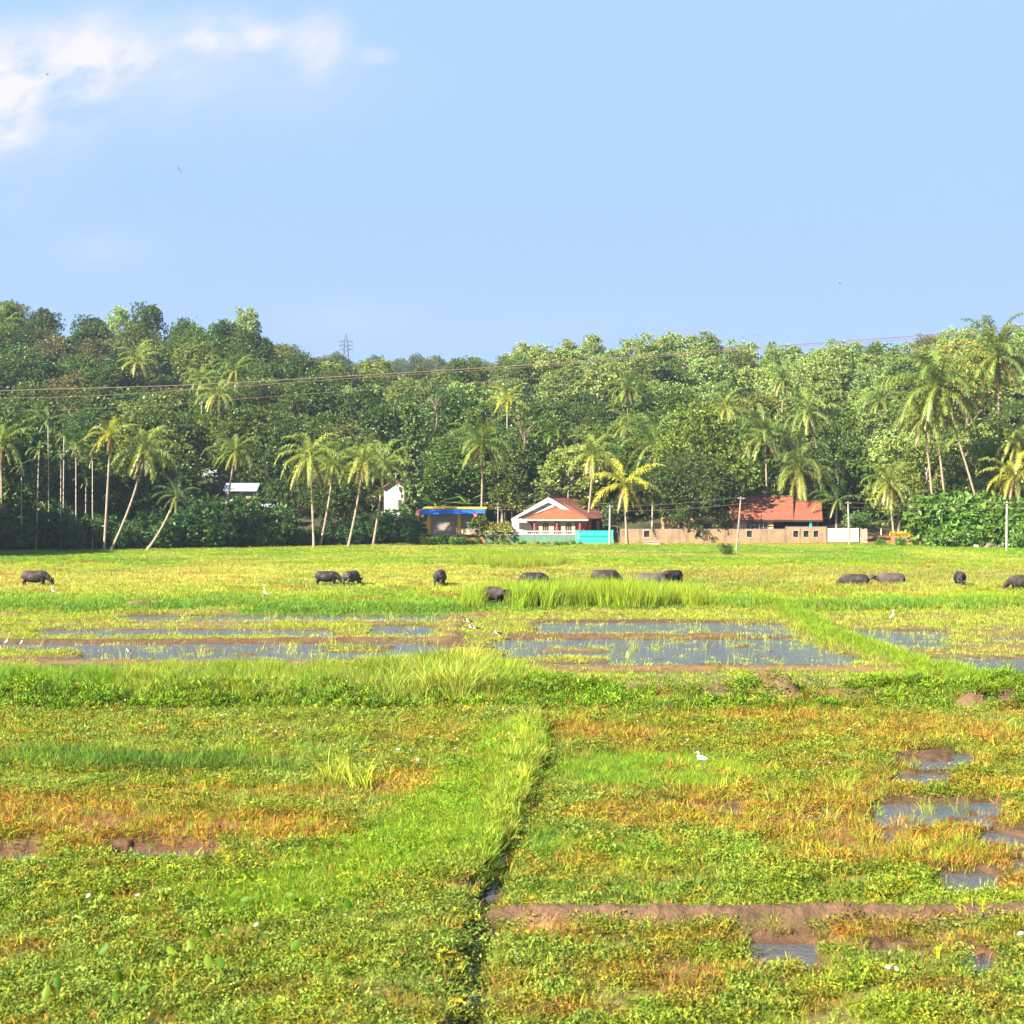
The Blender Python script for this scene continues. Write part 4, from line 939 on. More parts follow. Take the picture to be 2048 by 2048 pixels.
def palm(c, b, d, rad, kind, label, name='coconut_palm', db=None, r0=.17, bow=.12, nuts=True, col=None):
    R2 = random.Random(int(c[0] * 7 + c[1]))
    cw = W(c[0], c[1], d); bw = W(b[0], b[1], db or d)
    gz = hz(bw.x, bw.y); bw.z = min(bw.z, gz) if b[1] > 1040 else min(bw.z, gz + .2)
    root = thing(name, label, 'palm', bw)
    v = cw - bw; pts = []
    for k in range(11):
        t = k / 10; h = t + bow * math.sin(PI * t) * (1 if abs(v.x) > 1.2 else .2)
        # base curves, then the stem rises more steeply
        pts.append((v.x * (t * 1.0 + bow * math.sin(PI * t) * -1.0 * 0 + (h - t) * .55), v.y * t, v.z * (t - .06 * math.sin(PI * t) * (abs(v.x) / max(1, v.z)))))
    mb = MB(); mb.tube([(pts[0][0] - (pts[1][0] - pts[0][0]) * .3, pts[0][1], pts[0][2] - 1.2)] + pts, [r0 * 1.5, r0 * 1.35, r0 * 1.1] + [r0 * (1.02 - .035 * k) for k in range(9)], 8)
    me = mb.mesh('trunk'); link('trunk', me, M['palmbark'] if name == 'coconut_palm' else M['palebark'], root, True)
    cl = PC[kind]; o = bpy.data.objects.new('crown', cl[R2.randrange(len(cl))]); COL.objects.link(o); o.parent = root
    ref = {'full': 4.7, 'yellow': 4.4, 'droop': 4.8, 'young': 4.5, 'areca': 1.9}[kind]
    s = rad * d / F / ref * 1.25; o.location = v; o.scale = (s, s, s); o.rotation_euler = (R2.uniform(-.12, .12), R2.uniform(-.12, .12), R2.uniform(0, 6.28) if kind != 'areca' else R2.uniform(0, 6))
    cc = col or PCOL[kind]; f = R2.uniform(.85, 1.2); o.color = (cc[0] * f, cc[1] * f, cc[2] * f, 1)
    if nuts:
        o = bpy.data.objects.new('coconut_bunch', NUTS); COL.objects.link(o); o.parent = root; o.location = v; o.scale = (s, s, s)
    return root
palm((221, 872), (208, 1062), 200, 50, 'yellow', 'yellow fronded coconut palm with straight trunk, left of the big leaning palm')
palm((293, 900), (222, 1072), 203, 66, 'droop', 'large drooping coconut palm leaning right, nearest the thin areca palms')
palm((352, 992), (293, 1088), 202, 46, 'young', 'short coconut palm with strongly slanted trunk at the wood edge', db=201)
palm((471, 902), (432, 1040), 212, 52, 'full', 'coconut palm leaning right before the grey sheet roofs')
palm((621, 915), (628, 1066), 211, 68, 'droop', 'heavy drooping coconut palm, leftmost of the close palm group', bow=.05)
palm((668, 930), (640, 1062), 219, 60, 'full', 'shaded coconut palm behind the heavy drooping palm')
palm((727, 922), (696, 1060), 214, 62, 'droop', 'coconut palm with curved trunk in the close group left of shop')
palm((768, 930), (746, 1064), 222, 58, 'full', 'dark coconut palm at right of the close group, beside creeper tree')
palm((966, 888), (962, 1050), 242, 72, 'full', 'big coconut palm standing behind the blue shop')
palm((1187, 910), (1172, 1050), 243, 58, 'droop', 'coconut palm behind the ridge of the white house')
palm((1248, 968), (1254, 1074), 229, 72, 'yellow', 'bright yellow coconut palm between white house and mango tree')
palm((1256, 778), (1254, 900), 300, 45, 'full', 'coconut palm on the middle slope above the white house', bow=.05)
palm((1256, 852), (1250, 960), 272, 44, 'droop', 'smaller coconut palm on the slope below another above white house', bow=.05)
palm((1308, 888), (1304, 1050), 247, 68, 'full', 'coconut palm rising behind the left of the mango tree')
palm((1452, 815), (1462, 930), 280, 48, 'droop', 'coconut palm on the slope above the bright almond tree')
palm((1566, 760), (1560, 900), 305, 46, 'full', 'coconut palm high on the slope above the brick red roof')
palm((1617, 824), (1660, 960), 262, 64, 'full', 'coconut palm leaning left high above the brick red roof', bow=-.1)
palm((1599, 938), (1600, 1060), 243, 88, 'droop', 'broad low coconut palm just behind the brick red roof', col=(.10, .145, .03))
palm((1530, 868), (1536, 1010), 256, 66, 'full', 'dark coconut palm left of the broad low palm behind roof')
palm((1495, 880), (1500, 1010), 259, 58, 'young', 'dark young coconut palm right of the almond tree')
palm((1779, 970), (1789, 1066), 231, 60, 'droop', 'lone coconut palm in the red earth yard behind yellow bed', bow=.2)
palm((1674, 1000), (1672, 1062), 236, 50, 'young', 'young coconut palm between red roof and sheet gate', nuts=False)
palm((1880, 772), (1975, 1036), 226, 104, 'full', 'tall coconut palm with long trunk slanting down to right, of the trio', bow=-.12)
palm((1866, 800), (1898, 1010), 228, 80, 'droop', 'tall coconut palm with near straight trunk in the trio', bow=-.1)
palm((1848, 835), (1872, 1020), 227, 66, 'droop', 'lowest crowned coconut palm, left of the trio', bow=-.1)
palm((1994, 712), (2006, 1020), 238, 92, 'full', 'tallest coconut palm at the right edge above the shrubs', bow=.05)
palm((2030, 952), (2042, 1060), 219, 66, 'yellow', 'yellowing coconut palm at the right edge behind the pole')
palm((2036, 882), (2040, 1040), 232, 56, 'droop', 'coconut palm at right edge below the tallest palm')
palm((1930, 870), (1935, 1010), 252, 60, 'full', 'shaded coconut palm behind the trunks of the palm trio')
palm((1760, 800), (1766, 930), 275, 52, 'full', 'coconut palm on the slope left of the palm trio')
palm((1800, 1025), (1795, 1072), 233, 44, 'young', 'low fan of green fronds at the left of right hand shrubs', nuts=False)
palm((275, 722), (268, 800), 322, 46, 'droop', 'coconut palm on the left hillside breaking through the canopy', bow=.05)
palm((404, 762), (402, 850), 296, 40, 'full', 'small palm in canopy above the leaning coconut palms'); palm((471, 740), (470, 830), 305, 38, 'full', 'small palm in canopy right of a like one, near cables'); palm((436, 790), (440, 880), 280, 44, 'droop', 'palm with hanging fronds in canopy under the cables')
palm((2, 890), (4, 1060), 206, 62, 'full', 'dark coconut palm cut by the left picture edge'); palm((6, 650), (8, 740), 372, 48, 'full', 'palm high on the left hill at the picture edge')
palm((1015, 800), (1012, 900), 282, 42, 'yellow', 'yellowish palm on the slope above the big palm'); palm((1110, 870), (1110, 960), 266, 44, 'full', 'palm half hidden in trees above the white gable')
for c, b, d, rad, lb in (((152, 890), (152, 1085), 203, 34, 'areca palm with tall white stem, brightest of the slim row'), ((78, 897), (72, 1085), 202, 30, 'slim areca palm with grey stem near the left edge'), ((43, 930), (43, 1085), 201, 26, 'short areca palm with red fruit stalk at the left edge'), ((128, 870), (126, 1085), 207, 30, 'areca palm with very thin stem behind the brightest one'),
                         ((122, 905), (121, 1086), 204, 24, 'areca palm with hair thin stem left of the brightest one'), ((185, 915), (185, 1086), 204, 28, 'areca palm with thin stem next to the yellow coconut palm'), ((96, 838), (98, 1085), 210, 34, 'highest crowned areca palm of the left row'), ((172, 958), (171, 1086), 206, 22, 'small areca palm low between two taller ones')):
    palm(c, b, d, rad, 'areca', lb, 'areca_palm', None, .085, .02, False)
# ================================================================== BUILDINGS
M['white'] = paint('white_wash', (.39, .37, .37), .7, .06, 1.0, (.35, .33, .30), .45, streak=True)
M['cream'] = paint('cream_wall', (.36, .30, .21), .75, .10, 1.0, (.35, .27, .18), .5, streak=True)
M['peach'] = paint('peach_wall', (.62, .38, .21), .8, .15, .8, (.30, .18, .10), .6, streak=True)
M['tanwall'] = paint('stained_plaster', (.235, .155, .092), .9, .2, .7, (.10, .075, .055), 1.0, .25, streak=True)
M['greenwall'] = paint('grey_green_wall', (.085, .165, .115), .8, .12, .8, (.07, .11, .08), .6, streak=True)
M['teal'] = paint('teal_paint', (.02, .42, .38), .45, .10, 1.5, (.02, .25, .24), .4)
M['tealpost'] = paint('green_pillar_paint', (.06, .36, .26), .6, .12, 1.5)
M['blue'] = paint('blue_fascia_paint', (.012, .12, .60), .45, .12, 1.0)
M['yellow'] = paint('yellow_paint', (.72, .42, .02), .6, .12, 1.0, (.3, .18, .03), .4)
M['shutter'] = paint('grey_shutter', (.27, .24, .225), .55, .08, 1.0, metal=.0)
M['concrete'] = paint('concrete', (.27, .245, .215), .9, .2, 1.5, (.13, .12, .10), .6, .2)
M['plinth'] = paint('laterite', (.34, .13, .07), .95, .35, 2.0, (.15, .08, .05), .6, .5)
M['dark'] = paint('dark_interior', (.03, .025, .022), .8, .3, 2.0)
M['window'] = paint('window_shade', (.05, .04, .035), .3, .3, 2.0, spec=.5)
M['red'] = paint('red_pillar_paint', (.38, .05, .06), .5, .1, 2.0)
M['signred'] = paint('red_enamel', (.50, .02, .035), .4, .08, 2.0)
M['signwhite'] = paint('white_enamel', (.8, .78, .78), .5, .03, 2.0)
M['sheet'] = paint('white_sheet_metal', (.33, .34, .30), .5, .06, 1.0, (.40, .36, .28), .4)
M['zinc'] = paint('zinc_roof_sheet', (.42, .46, .52), .45, .10, .8, (.25, .22, .2), .5, metal=.3)
M['wood'] = paint('weathered_board', (.36, .25, .20), .85, .3, 3.0, (.16, .10, .08), .6, .3)
M['timber'] = paint('grey_timber', (.20, .17, .14), .9, .3, 3.0)
M['steel'] = paint('galvanised_steel', (.12, .13, .15), .5, .1, 1.0, metal=.4)
M['wire'] = paint('wire', (.15, .10, .08), .7, .1, 1.0)
M['gold'] = paint('yellow_topped_hedge_leaf', (.52, .46, .01), .6, .3, 4.0, (.16, .22, .02), .7)

def tiles(name, col, dark, axis_rot):
    m, nt, nd, lk = mat_new(name)
    tc = N(nt, 'ShaderNodeTexCoord').outputs['UV']
    br = N(nt, 'ShaderNodeTexBrick'); lk.new(tc, br.inputs['Vector']); br.inputs['Scale'].default_value = 1.0
    br.inputs['Brick Width'].default_value = .25; br.inputs['Row Height'].default_value = .42; br.inputs['Mortar Size'].default_value = .06; br.inputs['Mortar Smooth'].default_value = .4
    br.inputs['Color1'].default_value = tuple(col) + (1,); br.inputs['Color2'].default_value = tuple(x * .68 for x in col) + (1,); br.inputs['Mortar'].default_value = tuple(x * .30 for x in col) + (1,); br.offset = .5
    n1 = noise(nt, .55, 5.0, tc, .65); n2 = noise(nt, 2.6, 4.0, tc, .6)
    c = mixc(nt, br.outputs['Color'], dark, maprange(nt, n1, .46, .66, 0, .75)); c = mixc(nt, c, mth(nt, 'MULTIPLY_ADD', n2, 1.1, .45), 1.0, 'MULTIPLY')
    b = N(nt, 'ShaderNodeBsdfPrincipled'); lk.new(c, b.inputs['Base Color']); b.inputs['Roughness'].default_value = .8
    bp = N(nt, 'ShaderNodeBump'); bp.inputs['Strength'].default_value = .8; bp.inputs['Distance'].default_value = .04; bp.invert = True
    lk.new(br.outputs['Fac'], bp.inputs['Height']); lk.new(bp.outputs[0], b.inputs['Normal'])
    o = N(nt, 'ShaderNodeOutputMaterial'); lk.new(b.outputs[0], o.inputs[0]); return m
M['tilelit'] = tiles('sunlit_orange_tiles', (.50, .115, .036), (.30, .10, .05), 0)  # sunlit porch front: its light is put into this brighter tile colour
M['tileshaded'] = tiles('shaded_weathered_tiles', (.34, .085, .045), (.11, .055, .04), 0)  # weathered tiles with the shade of the right-hand slopes put into the colour
M['tileold'] = tiles('brick_red_tiles', (.40, .105, .050), (.15, .07, .048), 0)

def roof_slab(quad, t, name, mat, parent):
    """sloped roof plane (ridge on the last two corners); UV in metres along the eave and up the slope"""
    mb = MB(); mb.slab(quad, t); o = mb.build(name, mat, parent)
    a, b, c, d = [Vector(q) for q in quad]; u = (b - a).normalized(); n = u.cross(d - a).normalized(); w = n.cross(u)
    me = o.data; uv = me.uv_layers.new(name='UVMap'); off = ORIG[parent.name]
    for l in me.loops:
        p = me.vertices[l.vertex_index].co + off - a; uv.data[l.index].uv = (p.dot(u), p.dot(w))
    return o
def tri_slab(tri, t, name, mat, parent):
    mb = MB(); a, b, c = [Vector(q) for q in tri]; n = (b - a).cross(c - a).normalized() * t
    mb.add([a, b, c, a - n, b - n, c - n], [(0, 1, 2), (5, 4, 3), (0, 3, 4, 1), (1, 4, 5, 2), (2, 5, 3, 0)]); o = mb.build(name, mat, parent)
    u = (b - a).normalized(); w = n.normalized().cross(u); me = o.data; uv = me.uv_layers.new(name='UVMap'); off = ORIG[parent.name]
    for l in me.loops:
        p = me.vertices[l.vertex_index].co + off - a; uv.data[l.index].uv = (p.dot(u), p.dot(w))
    return o
def X_(px, d): return (px - 1024) * d / F
def Z_(py, d): return HC - (py - YH) * d / F
def fbox(mb, px0, px1, py0, py1, d0, dep):       # a box whose front face spans those photo pixels at distance d0
    return mb.box(X_(px0, d0), X_(px1, d0), d0, d0 + dep, Z_(py1, d0), Z_(py0, d0))

# ---- blue roofed shop
D = 231.0
shop = thing('shop', 'closed grey shuttered shop with blue fascia and yellow posts', 'shop', (X_(912, D), D, Z_(1076, D)))
mb = MB(); fbox(mb, 861, 966, 1027, 1071, D + .25, 5.0); mb.build('wall', M['yellow'], shop)
mb = MB(); mb.box(X_(846, D), X_(972, D), D - .15, D + 5.4, Z_(1071, D) - 2.0, Z_(1071, D)); mb.build('plinth', M['plinth'], shop)
mb = MB(); mb.box(X_(856, D), X_(968, D), D - .35, D + .2, Z_(1071, D), Z_(1069, D)); mb.build('step', M['concrete'], shop)
for a, b in ((854, 861), (915, 921), (966, 971)):
    mb = MB(); fbox(mb, a, b, 1024, 1069, D - .05, .5); mb.build('post', M['yellow'], shop, bevel=.02)
for a, b in ((862, 914.5), (921.5, 965.5)):
    mb = MB(); x0, x1, z0, z1 = X_(a, D), X_(b, D), Z_(1069, D), Z_(1027, D); n = 26
    for k in range(n):                              # rolled slats
        za, zb = z0 + (z1 - z0) * k / n, z0 + (z1 - z0) * (k + .92) / n
        mb.add([(x0, D + .20, za), (x1, D + .20, za), (x1, D + .16, (za + zb) / 2), (x0, D + .16, (za + zb) / 2), (x1, D + .20, zb), (x0, D + .20, zb)], [(0, 1, 2, 3), (3, 2, 4, 5)])
    mb.build('shutter', M['shutter'], shop)
mb = MB(); mb.hexa([(X_(843, D), D - 1.25, Z_(1029, D)), (X_(970, D), D - 1.25, Z_(1026.5, D)), (X_(972, D), D + 5.6, Z_(1024, D)), (X_(838, D), D + 5.6, Z_(1026, D))],
                  [(X_(843, D), D - 1.25, Z_(1018.5, D)), (X_(970, D), D - 1.25, Z_(1018.5, D)), (X_(972, D), D + 5.6, Z_(1018, D)), (X_(838, D), D + 5.6, Z_(1018, D))]); mb.build('fascia', M['blue'], shop)
mb = MB(); mb.box(X_(847, D), X_(973, D), D - .55, D + 5.5, Z_(1017.8, D), Z_(1014.2, D)); mb.build('roof', M['yellow'], shop)
mb = MB(); mb.hexa([(X_(923, D), D - .75, Z_(1068.5, D)), (X_(953, D), D - .75, Z_(1068.5, D)), (X_(953, D), D - .66, Z_(1068.5, D)), (X_(923, D), D - .66, Z_(1068.5, D))],
                  [(X_(922, D), D - .10, Z_(1057, D)), (X_(949, D), D - .10, Z_(1057, D)), (X_(949, D), D - .02, Z_(1057, D)), (X_(922, D), D - .02, Z_(1057, D))])
tag(mb.build('plywood_board', M['cream']), 'pale board leaning against the right shutter of the shop', 'board')
for px, py, w, h, lb in ((836, 1027, 10, 13.5, 'round cornered red sign with white lettering at left end of blue fascia'), (950.5, 1032, 7.5, 14, 'red hanging sign with white lettering before the right shutter')):
    x, z = X_(px, D - 1.3), Z_(py, D - 1.3); hw, hh = w * D / F / 2, h * D / F / 2
    sg = thing('shop_sign', lb, 'sign', (x, D - 1.32, z)); mb = MB(); pts = []
    for k in range(24):
        a = 2 * PI * k / 24; ca, sa = math.cos(a), math.sin(a)
        pts.append((x + hw * math.copysign(abs(ca) ** .55, ca), z + hh * math.copysign(abs(sa) ** .55, sa)))
    mb.prism(pts, D - 1.36, D - 1.28); mb.build('board', M['signred'], sg)
    mb = MB(); y = D - 1.365                          # loose white script strokes, unreadable in the photo
    for zz, am, k0 in ((.42, .10, 0), (.05, .12, 1.3), (-.40, .05, .6)):
        for k in range(10):
            u0, u1 = -.78 + 1.56 * k / 10, -.78 + 1.56 * (k + .86) / 10; f = lambda u: z + hh * (zz + am * math.sin(u * 9 + k0)); t = .035
            mb.add([(x + hw * u0, y, f(u0) - t), (x + hw * u1, y, f(u1) - t), (x + hw * u1, y, f(u1) + t), (x + hw * u0, y, f(u0) + t)], [(0, 1, 2, 3)])
    mb.build('lettering', M['signwhite'], sg)
    mb = MB(); mb.tube([(x, D - 1.32, z + hh - .02), (x, D - 1.25, Z_(1022, D))], .02, 5); mb.build('bracket', M['steel'], sg)

# ---- white house with the tiled porch
D = 240.0
house = thing('white_house', 'white gabled house with orange tiled hip porch and arched windows', 'house', (X_(1110, D), D, .9))
th = math.radians(22); cs, sn = math.cos(th), math.sin(th)
ax, az = X_(1097, D), Z_(994, D)                     # gable apex in front
hw = 6.3; ez = Z_(1036, D); LEN = 12.5
def HP(u, w, z): return Vector((ax + u * cs + w * sn, D - u * sn * .35 + w * cs, z))   # u across the gable, w back along the ridge
WB = .6
mb = MB()
ga = [HP(-5.3, .5, WB), HP(5.3, .5, WB), HP(5.3, .5, ez + .35), HP(0, .5, az - .55), HP(-5.3, .5, ez + .35)]
gb = [HP(-5.3, LEN - .5, WB), HP(5.3, LEN - .5, WB), HP(5.3, LEN - .5, ez + .35), HP(0, LEN - .5, az - .55), HP(-5.3, LEN - .5, ez + .35)]
mb.add(ga + gb, [(0, 1, 2, 3, 4), (9, 8, 7, 6, 5), (0, 5, 6, 1), (1, 6, 7, 2), (4, 9, 5, 0)]); mb.build('wall', M['white'], house)
roof_slab([HP(hw, 0, ez), HP(hw, LEN, ez), HP(.0, LEN, az), HP(.0, 0, az)], .14, 'roof', M['tileshaded'], house)
roof_slab([HP(-hw, LEN, ez), HP(-hw, 0, ez), HP(-.0, 0, az), HP(-.0, LEN, az)], .14, 'roof', M['tileshaded'], house)
mb = MB(); mb.tube([HP(0, -.1, az + .02), HP(0, LEN, az + .02)], .13, 8); mb.build('ridge', M['tileold'], house)
for s in (-1, 1):                                    # broad white barge boards
    a0, a1 = HP(s * (hw + .1), -.06, ez - .18), HP(0, -.06, az - .02); dn = Vector((0, 0, -.85))
    mb = MB(); off = Vector((0, .45, 0)); mb.hexa([a0 + dn * .35, a1 + dn, a1 + dn + off, a0 + dn * .35 + off], [a0, a1, a1 + off, a0 + off]); mb.build('barge_board', M['white'], house)
# porch: hip roof with one sloping face to the road and one to the right
pz = Z_(1037.5, 236.5); pf = 236.0; PX0, PX1 = X_(1045, pf), X_(1176, pf); apx = Vector((X_(1128, 241), 241.5, Z_(1008.5, 241.5)))
bk = Vector((X_(1150, 247), 247.5, Z_(1006, 247.5)))
A, Bq = Vector((PX0, pf, pz)), Vector((PX1, pf, pz)); Cq = Vector((X_(1222, 247), 246.5, Z_(1036, 246.5)))
o1 = tri_slab([A, Bq, apx], .12, 'porch_roof', M['tilelit'], house)
roof_slab([Bq, Cq, bk, apx], .12, 'porch_roof', M['tileshaded'], house)
mb = MB(); n = 17
for k in range(n):                                   # scalloped hip tiles
    p = Bq.lerp(apx, (k + .5) / n) + Vector((0, 0, .07)); mb.ball(p, .30, .30, .22, 8, 5)
mb.tube([A + Vector((0, 0, .03)), apx + Vector((0, 0, .05))], .09, 6); mb.build('hip_ridge', M['tileold'], house)
mb = MB(); mb.box(PX0 - .05, PX1 + .05, pf - .10, pf - .02, pz - .30, pz - .06); mb.build('fascia', M['white'], house)
mb = MB(); mb.box(PX0 + .6, PX1 - .2, pf + .35, pf + 3.5, pz - .42, pz - .30); mb.build('ceiling', M['cream'], house)
fw = pf + .9                                         # porch front wall with arched openings
wx0, wx1 = X_(1071, fw), X_(1150, fw); wz0, wz1 = .6, pz - .31
arch = [(1085, 1097.5), (1108, 1120), (1131, 1143.5)]
mb = MB(); xs = wx0
for a, b in arch:
    xa, xb = X_(a, fw), X_(b, fw); zt = Z_(1044.5, fw); zs = zt - (xb - xa) / 2
    mb.box(xs, xa, fw, fw + .22, wz0, wz1); xs = xb
    pts = [(xa, wz1), (xa, zs)] + [((xa + xb) / 2 - (xb - xa) / 2 * math.cos(PI * k / 10), zs + (xb - xa) / 2 * math.sin(PI * k / 10)) for k in range(1, 10)] + [(xb, zs), (xb, wz1)]
    for k in range(1, len(pts) - 2):
        (x0, z0), (x1, z1) = pts[k], pts[k + 1]
        mb.add([(x0, fw, z0), (x1, fw, z1), (x1, fw, wz1), (x0, fw, wz1), (x0, fw + .22, z0), (x1, fw + .22, z1)], [(0, 1, 2, 3), (0, 4, 5, 1)])
mb.box(xs, wx1, fw, fw + .22, wz0, wz1); mb.build('porch_wall', M['cream'], house)
for a, b in arch:
    xa, xb = X_(a, fw), X_(b, fw); mb = MB(); zt = Z_(1044.5, fw); zs = zt - (xb - xa) / 2; cx = (xa + xb) / 2; R_ = (xb - xa) / 2
    pts = [(xa, wz0 + .4), (xb, wz0 + .4)] + [(cx + R_ * math.cos(PI * k / 10), zs + R_ * math.sin(PI * k / 10)) for k in range(11)]
    mb.prism(pts, fw + .12, fw + .16); w_ = mb.build('arched_window', M['window'], house)
    mb = MB()
    for q in (-.33, .33): mb.box(cx + R_ * q - .03, cx + R_ * q + .03, fw + .08, fw + .118, wz0 + .4, zs + R_ * .9)
    mb.box(xa, xb, fw + .082, fw + .116, zs - .04, zs + .04); mb.build('frame', M['wood'], w_)
for px, y in ((1069, pf + .5), (1114, pf + .5), (1160, pf + .5), (1169, pf + 1.4), (1179, pf + 2.6)):
    mb = MB(); x = X_(px, y); mb.tube([(x, y, .5), (x, y, .62)], .26, 12); mb.tube([(x, y, .62), (x, y, pz - .5)], [.19, .16], 12); mb.tube([(x, y, pz - .5), (x, y, pz - .34)], [.17, .25], 12); mb.build('pillar', M['red'], house, False)
mb = MB(); x0, x1 = X_(1038, 238), X_(1068, 238); mb.box(x0, x1, 237.4, 237.5, Z_(1060, 238), Z_(1045, 238)); w_ = mb.build('veranda_opening', M['window'], house)
mb = MB(); mb.box(x0 - .15, x1, 237.30, 237.398, Z_(1045, 238), Z_(1043, 238)); mb.build('frame', M['white'], w_)
mb = MB(); mb.box(X_(1024, 239), X_(1072, 239), 238.0, 238.5, .5, Z_(1037, 239)); mb.build('side_wall', M['white'], house)
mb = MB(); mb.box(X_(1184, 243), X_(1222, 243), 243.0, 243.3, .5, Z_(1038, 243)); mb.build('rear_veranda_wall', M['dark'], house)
mb = MB(); mb.box(X_(1193, 243), X_(1199, 243), 242.9, 242.99, .8, Z_(1042, 243)); mb.build('door', M['wood'], house)
mb = MB(); mb.box(X_(1014, 238), X_(1024, 238), 237.3, 238, .5, Z_(1054, 238)); mb.hexa([(X_(1024, 238), 237.3, .5), (X_(1054, 238), 237.3, .5), (X_(1054, 238), 238, .5), (X_(1024, 238), 238, .5)], [(X_(1024, 238), 237.3, Z_(1055, 238)), (X_(1054, 238), 237.3, Z_(1061, 238)), (X_(1054, 238), 238, Z_(1061, 238)), (X_(1024, 238), 238, Z_(1055, 238))]); mb.build('ramp_wall', M['white'], house)
mb = MB(); mb.tube([(X_(1136, 244), 244, Z_(996, 244)), (X_(1136, 244), 244, Z_(985, 244))], .06, 6); mb.build('vent_pipe', M['white'], house)

# ---- garden wall with balustrade, teal gate, tan wall
D = 229.0
gw = thing('balustrade_wall', 'grey green garden wall topped by a white balustrade', 'wall', (X_(1060, D), D, 0))
mb = MB(); mb.box(X_(971, D), X_(1151, D), D, D + .25, -.6, Z_(1070, D)); mb.build('wall_base', M['greenwall'], gw)
mb = MB(); mb.box(X_(971, D), X_(1151, D), D - .06, D + .31, Z_(1063.6, D), Z_(1061.6, D)); mb.build('rail', M['white'], gw)
mb = MB(); mb.box(X_(971, D), X_(1151, D), D - .06, D + .31, Z_(1070, D), Z_(1068.2, D)); mb.build('sill', M['white'], gw)
mb = MB(); x = X_(972, D); xe = X_(1150, D); z0, z1 = Z_(1068.2, D), Z_(1063.6, D); bal = []
bmesh_one = MB(); bmesh_one.tube([(0, 0, 0), (0, 0, (z1 - z0) * .2), (0, 0, (z1 - z0) * .45), (0, 0, (z1 - z0) * .8), (0, 0, z1 - z0)], [.055, .065, .055, .04, .055], 8)
bme = bmesh_one.mesh('baluster'); bme.materials.append(M['white'])
for k in range(44):
    o = bpy.data.objects.new('baluster', bme); COL.objects.link(o); o.parent = gw; o.location = Vector((x + (xe - x) * (k + .5) / 44, D + .125, z0)) - ORIG[gw.name]
def pillar(px0, px1, top, lb, mat='tealpost', D=229.0):
    mb = MB(); mb.box(X_(px0, D), X_(px1, D), D - .12, D + .35, -.6, Z_(top + 1.2, D)); mb.box(X_(px0 - .8, D), X_(px1 + .8, D), D - .19, D + .42, Z_(top + 1.2, D), Z_(top, D)); tag(mb.build('gate_pillar', M[mat], None, bevel=.02), lb, 'gate pillar')
pillar(1151.2, 1157.5, 1060, 'green gate pillar at the left of the teal gate'); pillar(1219, 1226.5, 1060, 'green gate pillar at the right of the teal gate')
gt = thing('teal_gate', 'bright teal double leaf metal gate before white house', 'gate', (X_(1188, D), D, 0))
for a, b in ((1158.5, 1187.7), (1188.3, 1218)):
    x0, x1 = X_(a, D), X_(b, D); zt, zb, zm0, zm1 = Z_(1061, D), Z_(1090, D), Z_(1073.5, D), Z_(1071.3, D)
    mb = MB(); n = 12
    for (p, q) in ((zb, zm0), (zm1, zt)):
        for k in range(n):
            u0, u1, um = x0 + (x1 - x0) * k / n, x0 + (x1 - x0) * (k + 1) / n, x0 + (x1 - x0) * (k + .5) / n
            mb.add([(u0, D + .08, p), (um, D + .03, p), (um, D + .03, q), (u0, D + .08, q), (u1, D + .08, p), (u1, D + .08, q)], [(0, 1, 2, 3), (1, 4, 5, 2)])
    lf = mb.build('gate_leaf', M['teal'], gt)
    mb = MB()
    for u in (x0, x1 - .07): mb.box(u, u + .07, D - .03, D + .02, zb, zt)
    for zz in (zt, zm1 - .02, zm0 - .05, zb): mb.box(x0 + .071, x1 - .071, D - .03, D + .02, zz - .06, zz)
    mb.build('frame', M['teal'], lf); mb = MB(); mb.box(x0 + .08, x1 - .08, D + .09, D + .11, zm0, zm1); mb.build('dark_slot', M['dark'], lf)
tw = thing('tan_wall', 'long stained tan plaster wall with small barred openings', 'wall', (X_(1440, D), D, 0))
ops = [(1288, 1299), (1391, 1402), (1493.5, 1504), (1586.5, 1597), (1607, 1617.5), (1627, 1637)]
mb = MB(); D0, D1 = D, D + .3; zb0, zo0, zo1 = -.6, Z_(1074, D), Z_(1061.5, D)
xs = X_(1240, D)
def topz(px): return Z_(1059, D) if px < 1570 else Z_(1054.5, D)
seg = [(1240, 1571), (1571.001, 1653)]
for (a, b), tp in zip(seg, (1059, 1054.5)):
    x0, x1 = X_(a, D), X_(b, D); mine = [o for o in ops if a <= o[0] < b]
    mb.box(x0, x1, D0, D1, zb0, zo0)
    cur = x0
    for (p, q) in mine: mb.box(cur, X_(p, D), D0, D1, zo0, zo1); cur = X_(q, D)
    mb.box(cur, x1, D0, D1, zo0, zo1); mb.box(x0, x1, D0, D1, zo1, Z_(tp, D))
mb.build('wall_panel', M['tanwall'], tw)
mb = MB(); mb.box(X_(1239.5, D), X_(1570.8, D), D - .04, D + .34, Z_(1059, D), Z_(1058, D)); mb.box(X_(1571.2, D), X_(1653.6, D), D - .04, D + .34, Z_(1054.5, D), Z_(1053.5, D)); mb.build('coping', M['concrete'], tw)
for p, q in ops:
    mb = MB(); x0, x1 = X_(p, D), X_(q, D)
    mb.box(x0 - .1, x1 + .1, D - .03, D - .001, zo1, zo1 + .1); mb.box(x0 - .1, x1 + .1, D - .03, D - .001, zo0 - .1, zo0); mb.box(x0 - .1, x0, D - .03, D - .001, zo0, zo1); mb.box(x1, x1 + .1, D - .03, D - .001, zo0, zo1)
    f = mb.build('opening_frame', M['concrete'], tw); mb = MB()
    for k in range(5): u = x0 + (x1 - x0) * (k + .5) / 5; mb.tube([(u, D + .15, zo0), (u, D + .15, zo1)], .022, 6)
    mb.box(x0, x1, D + .27, D + .295, zo0, zo1); mb.build('bars', M['dark'], f)
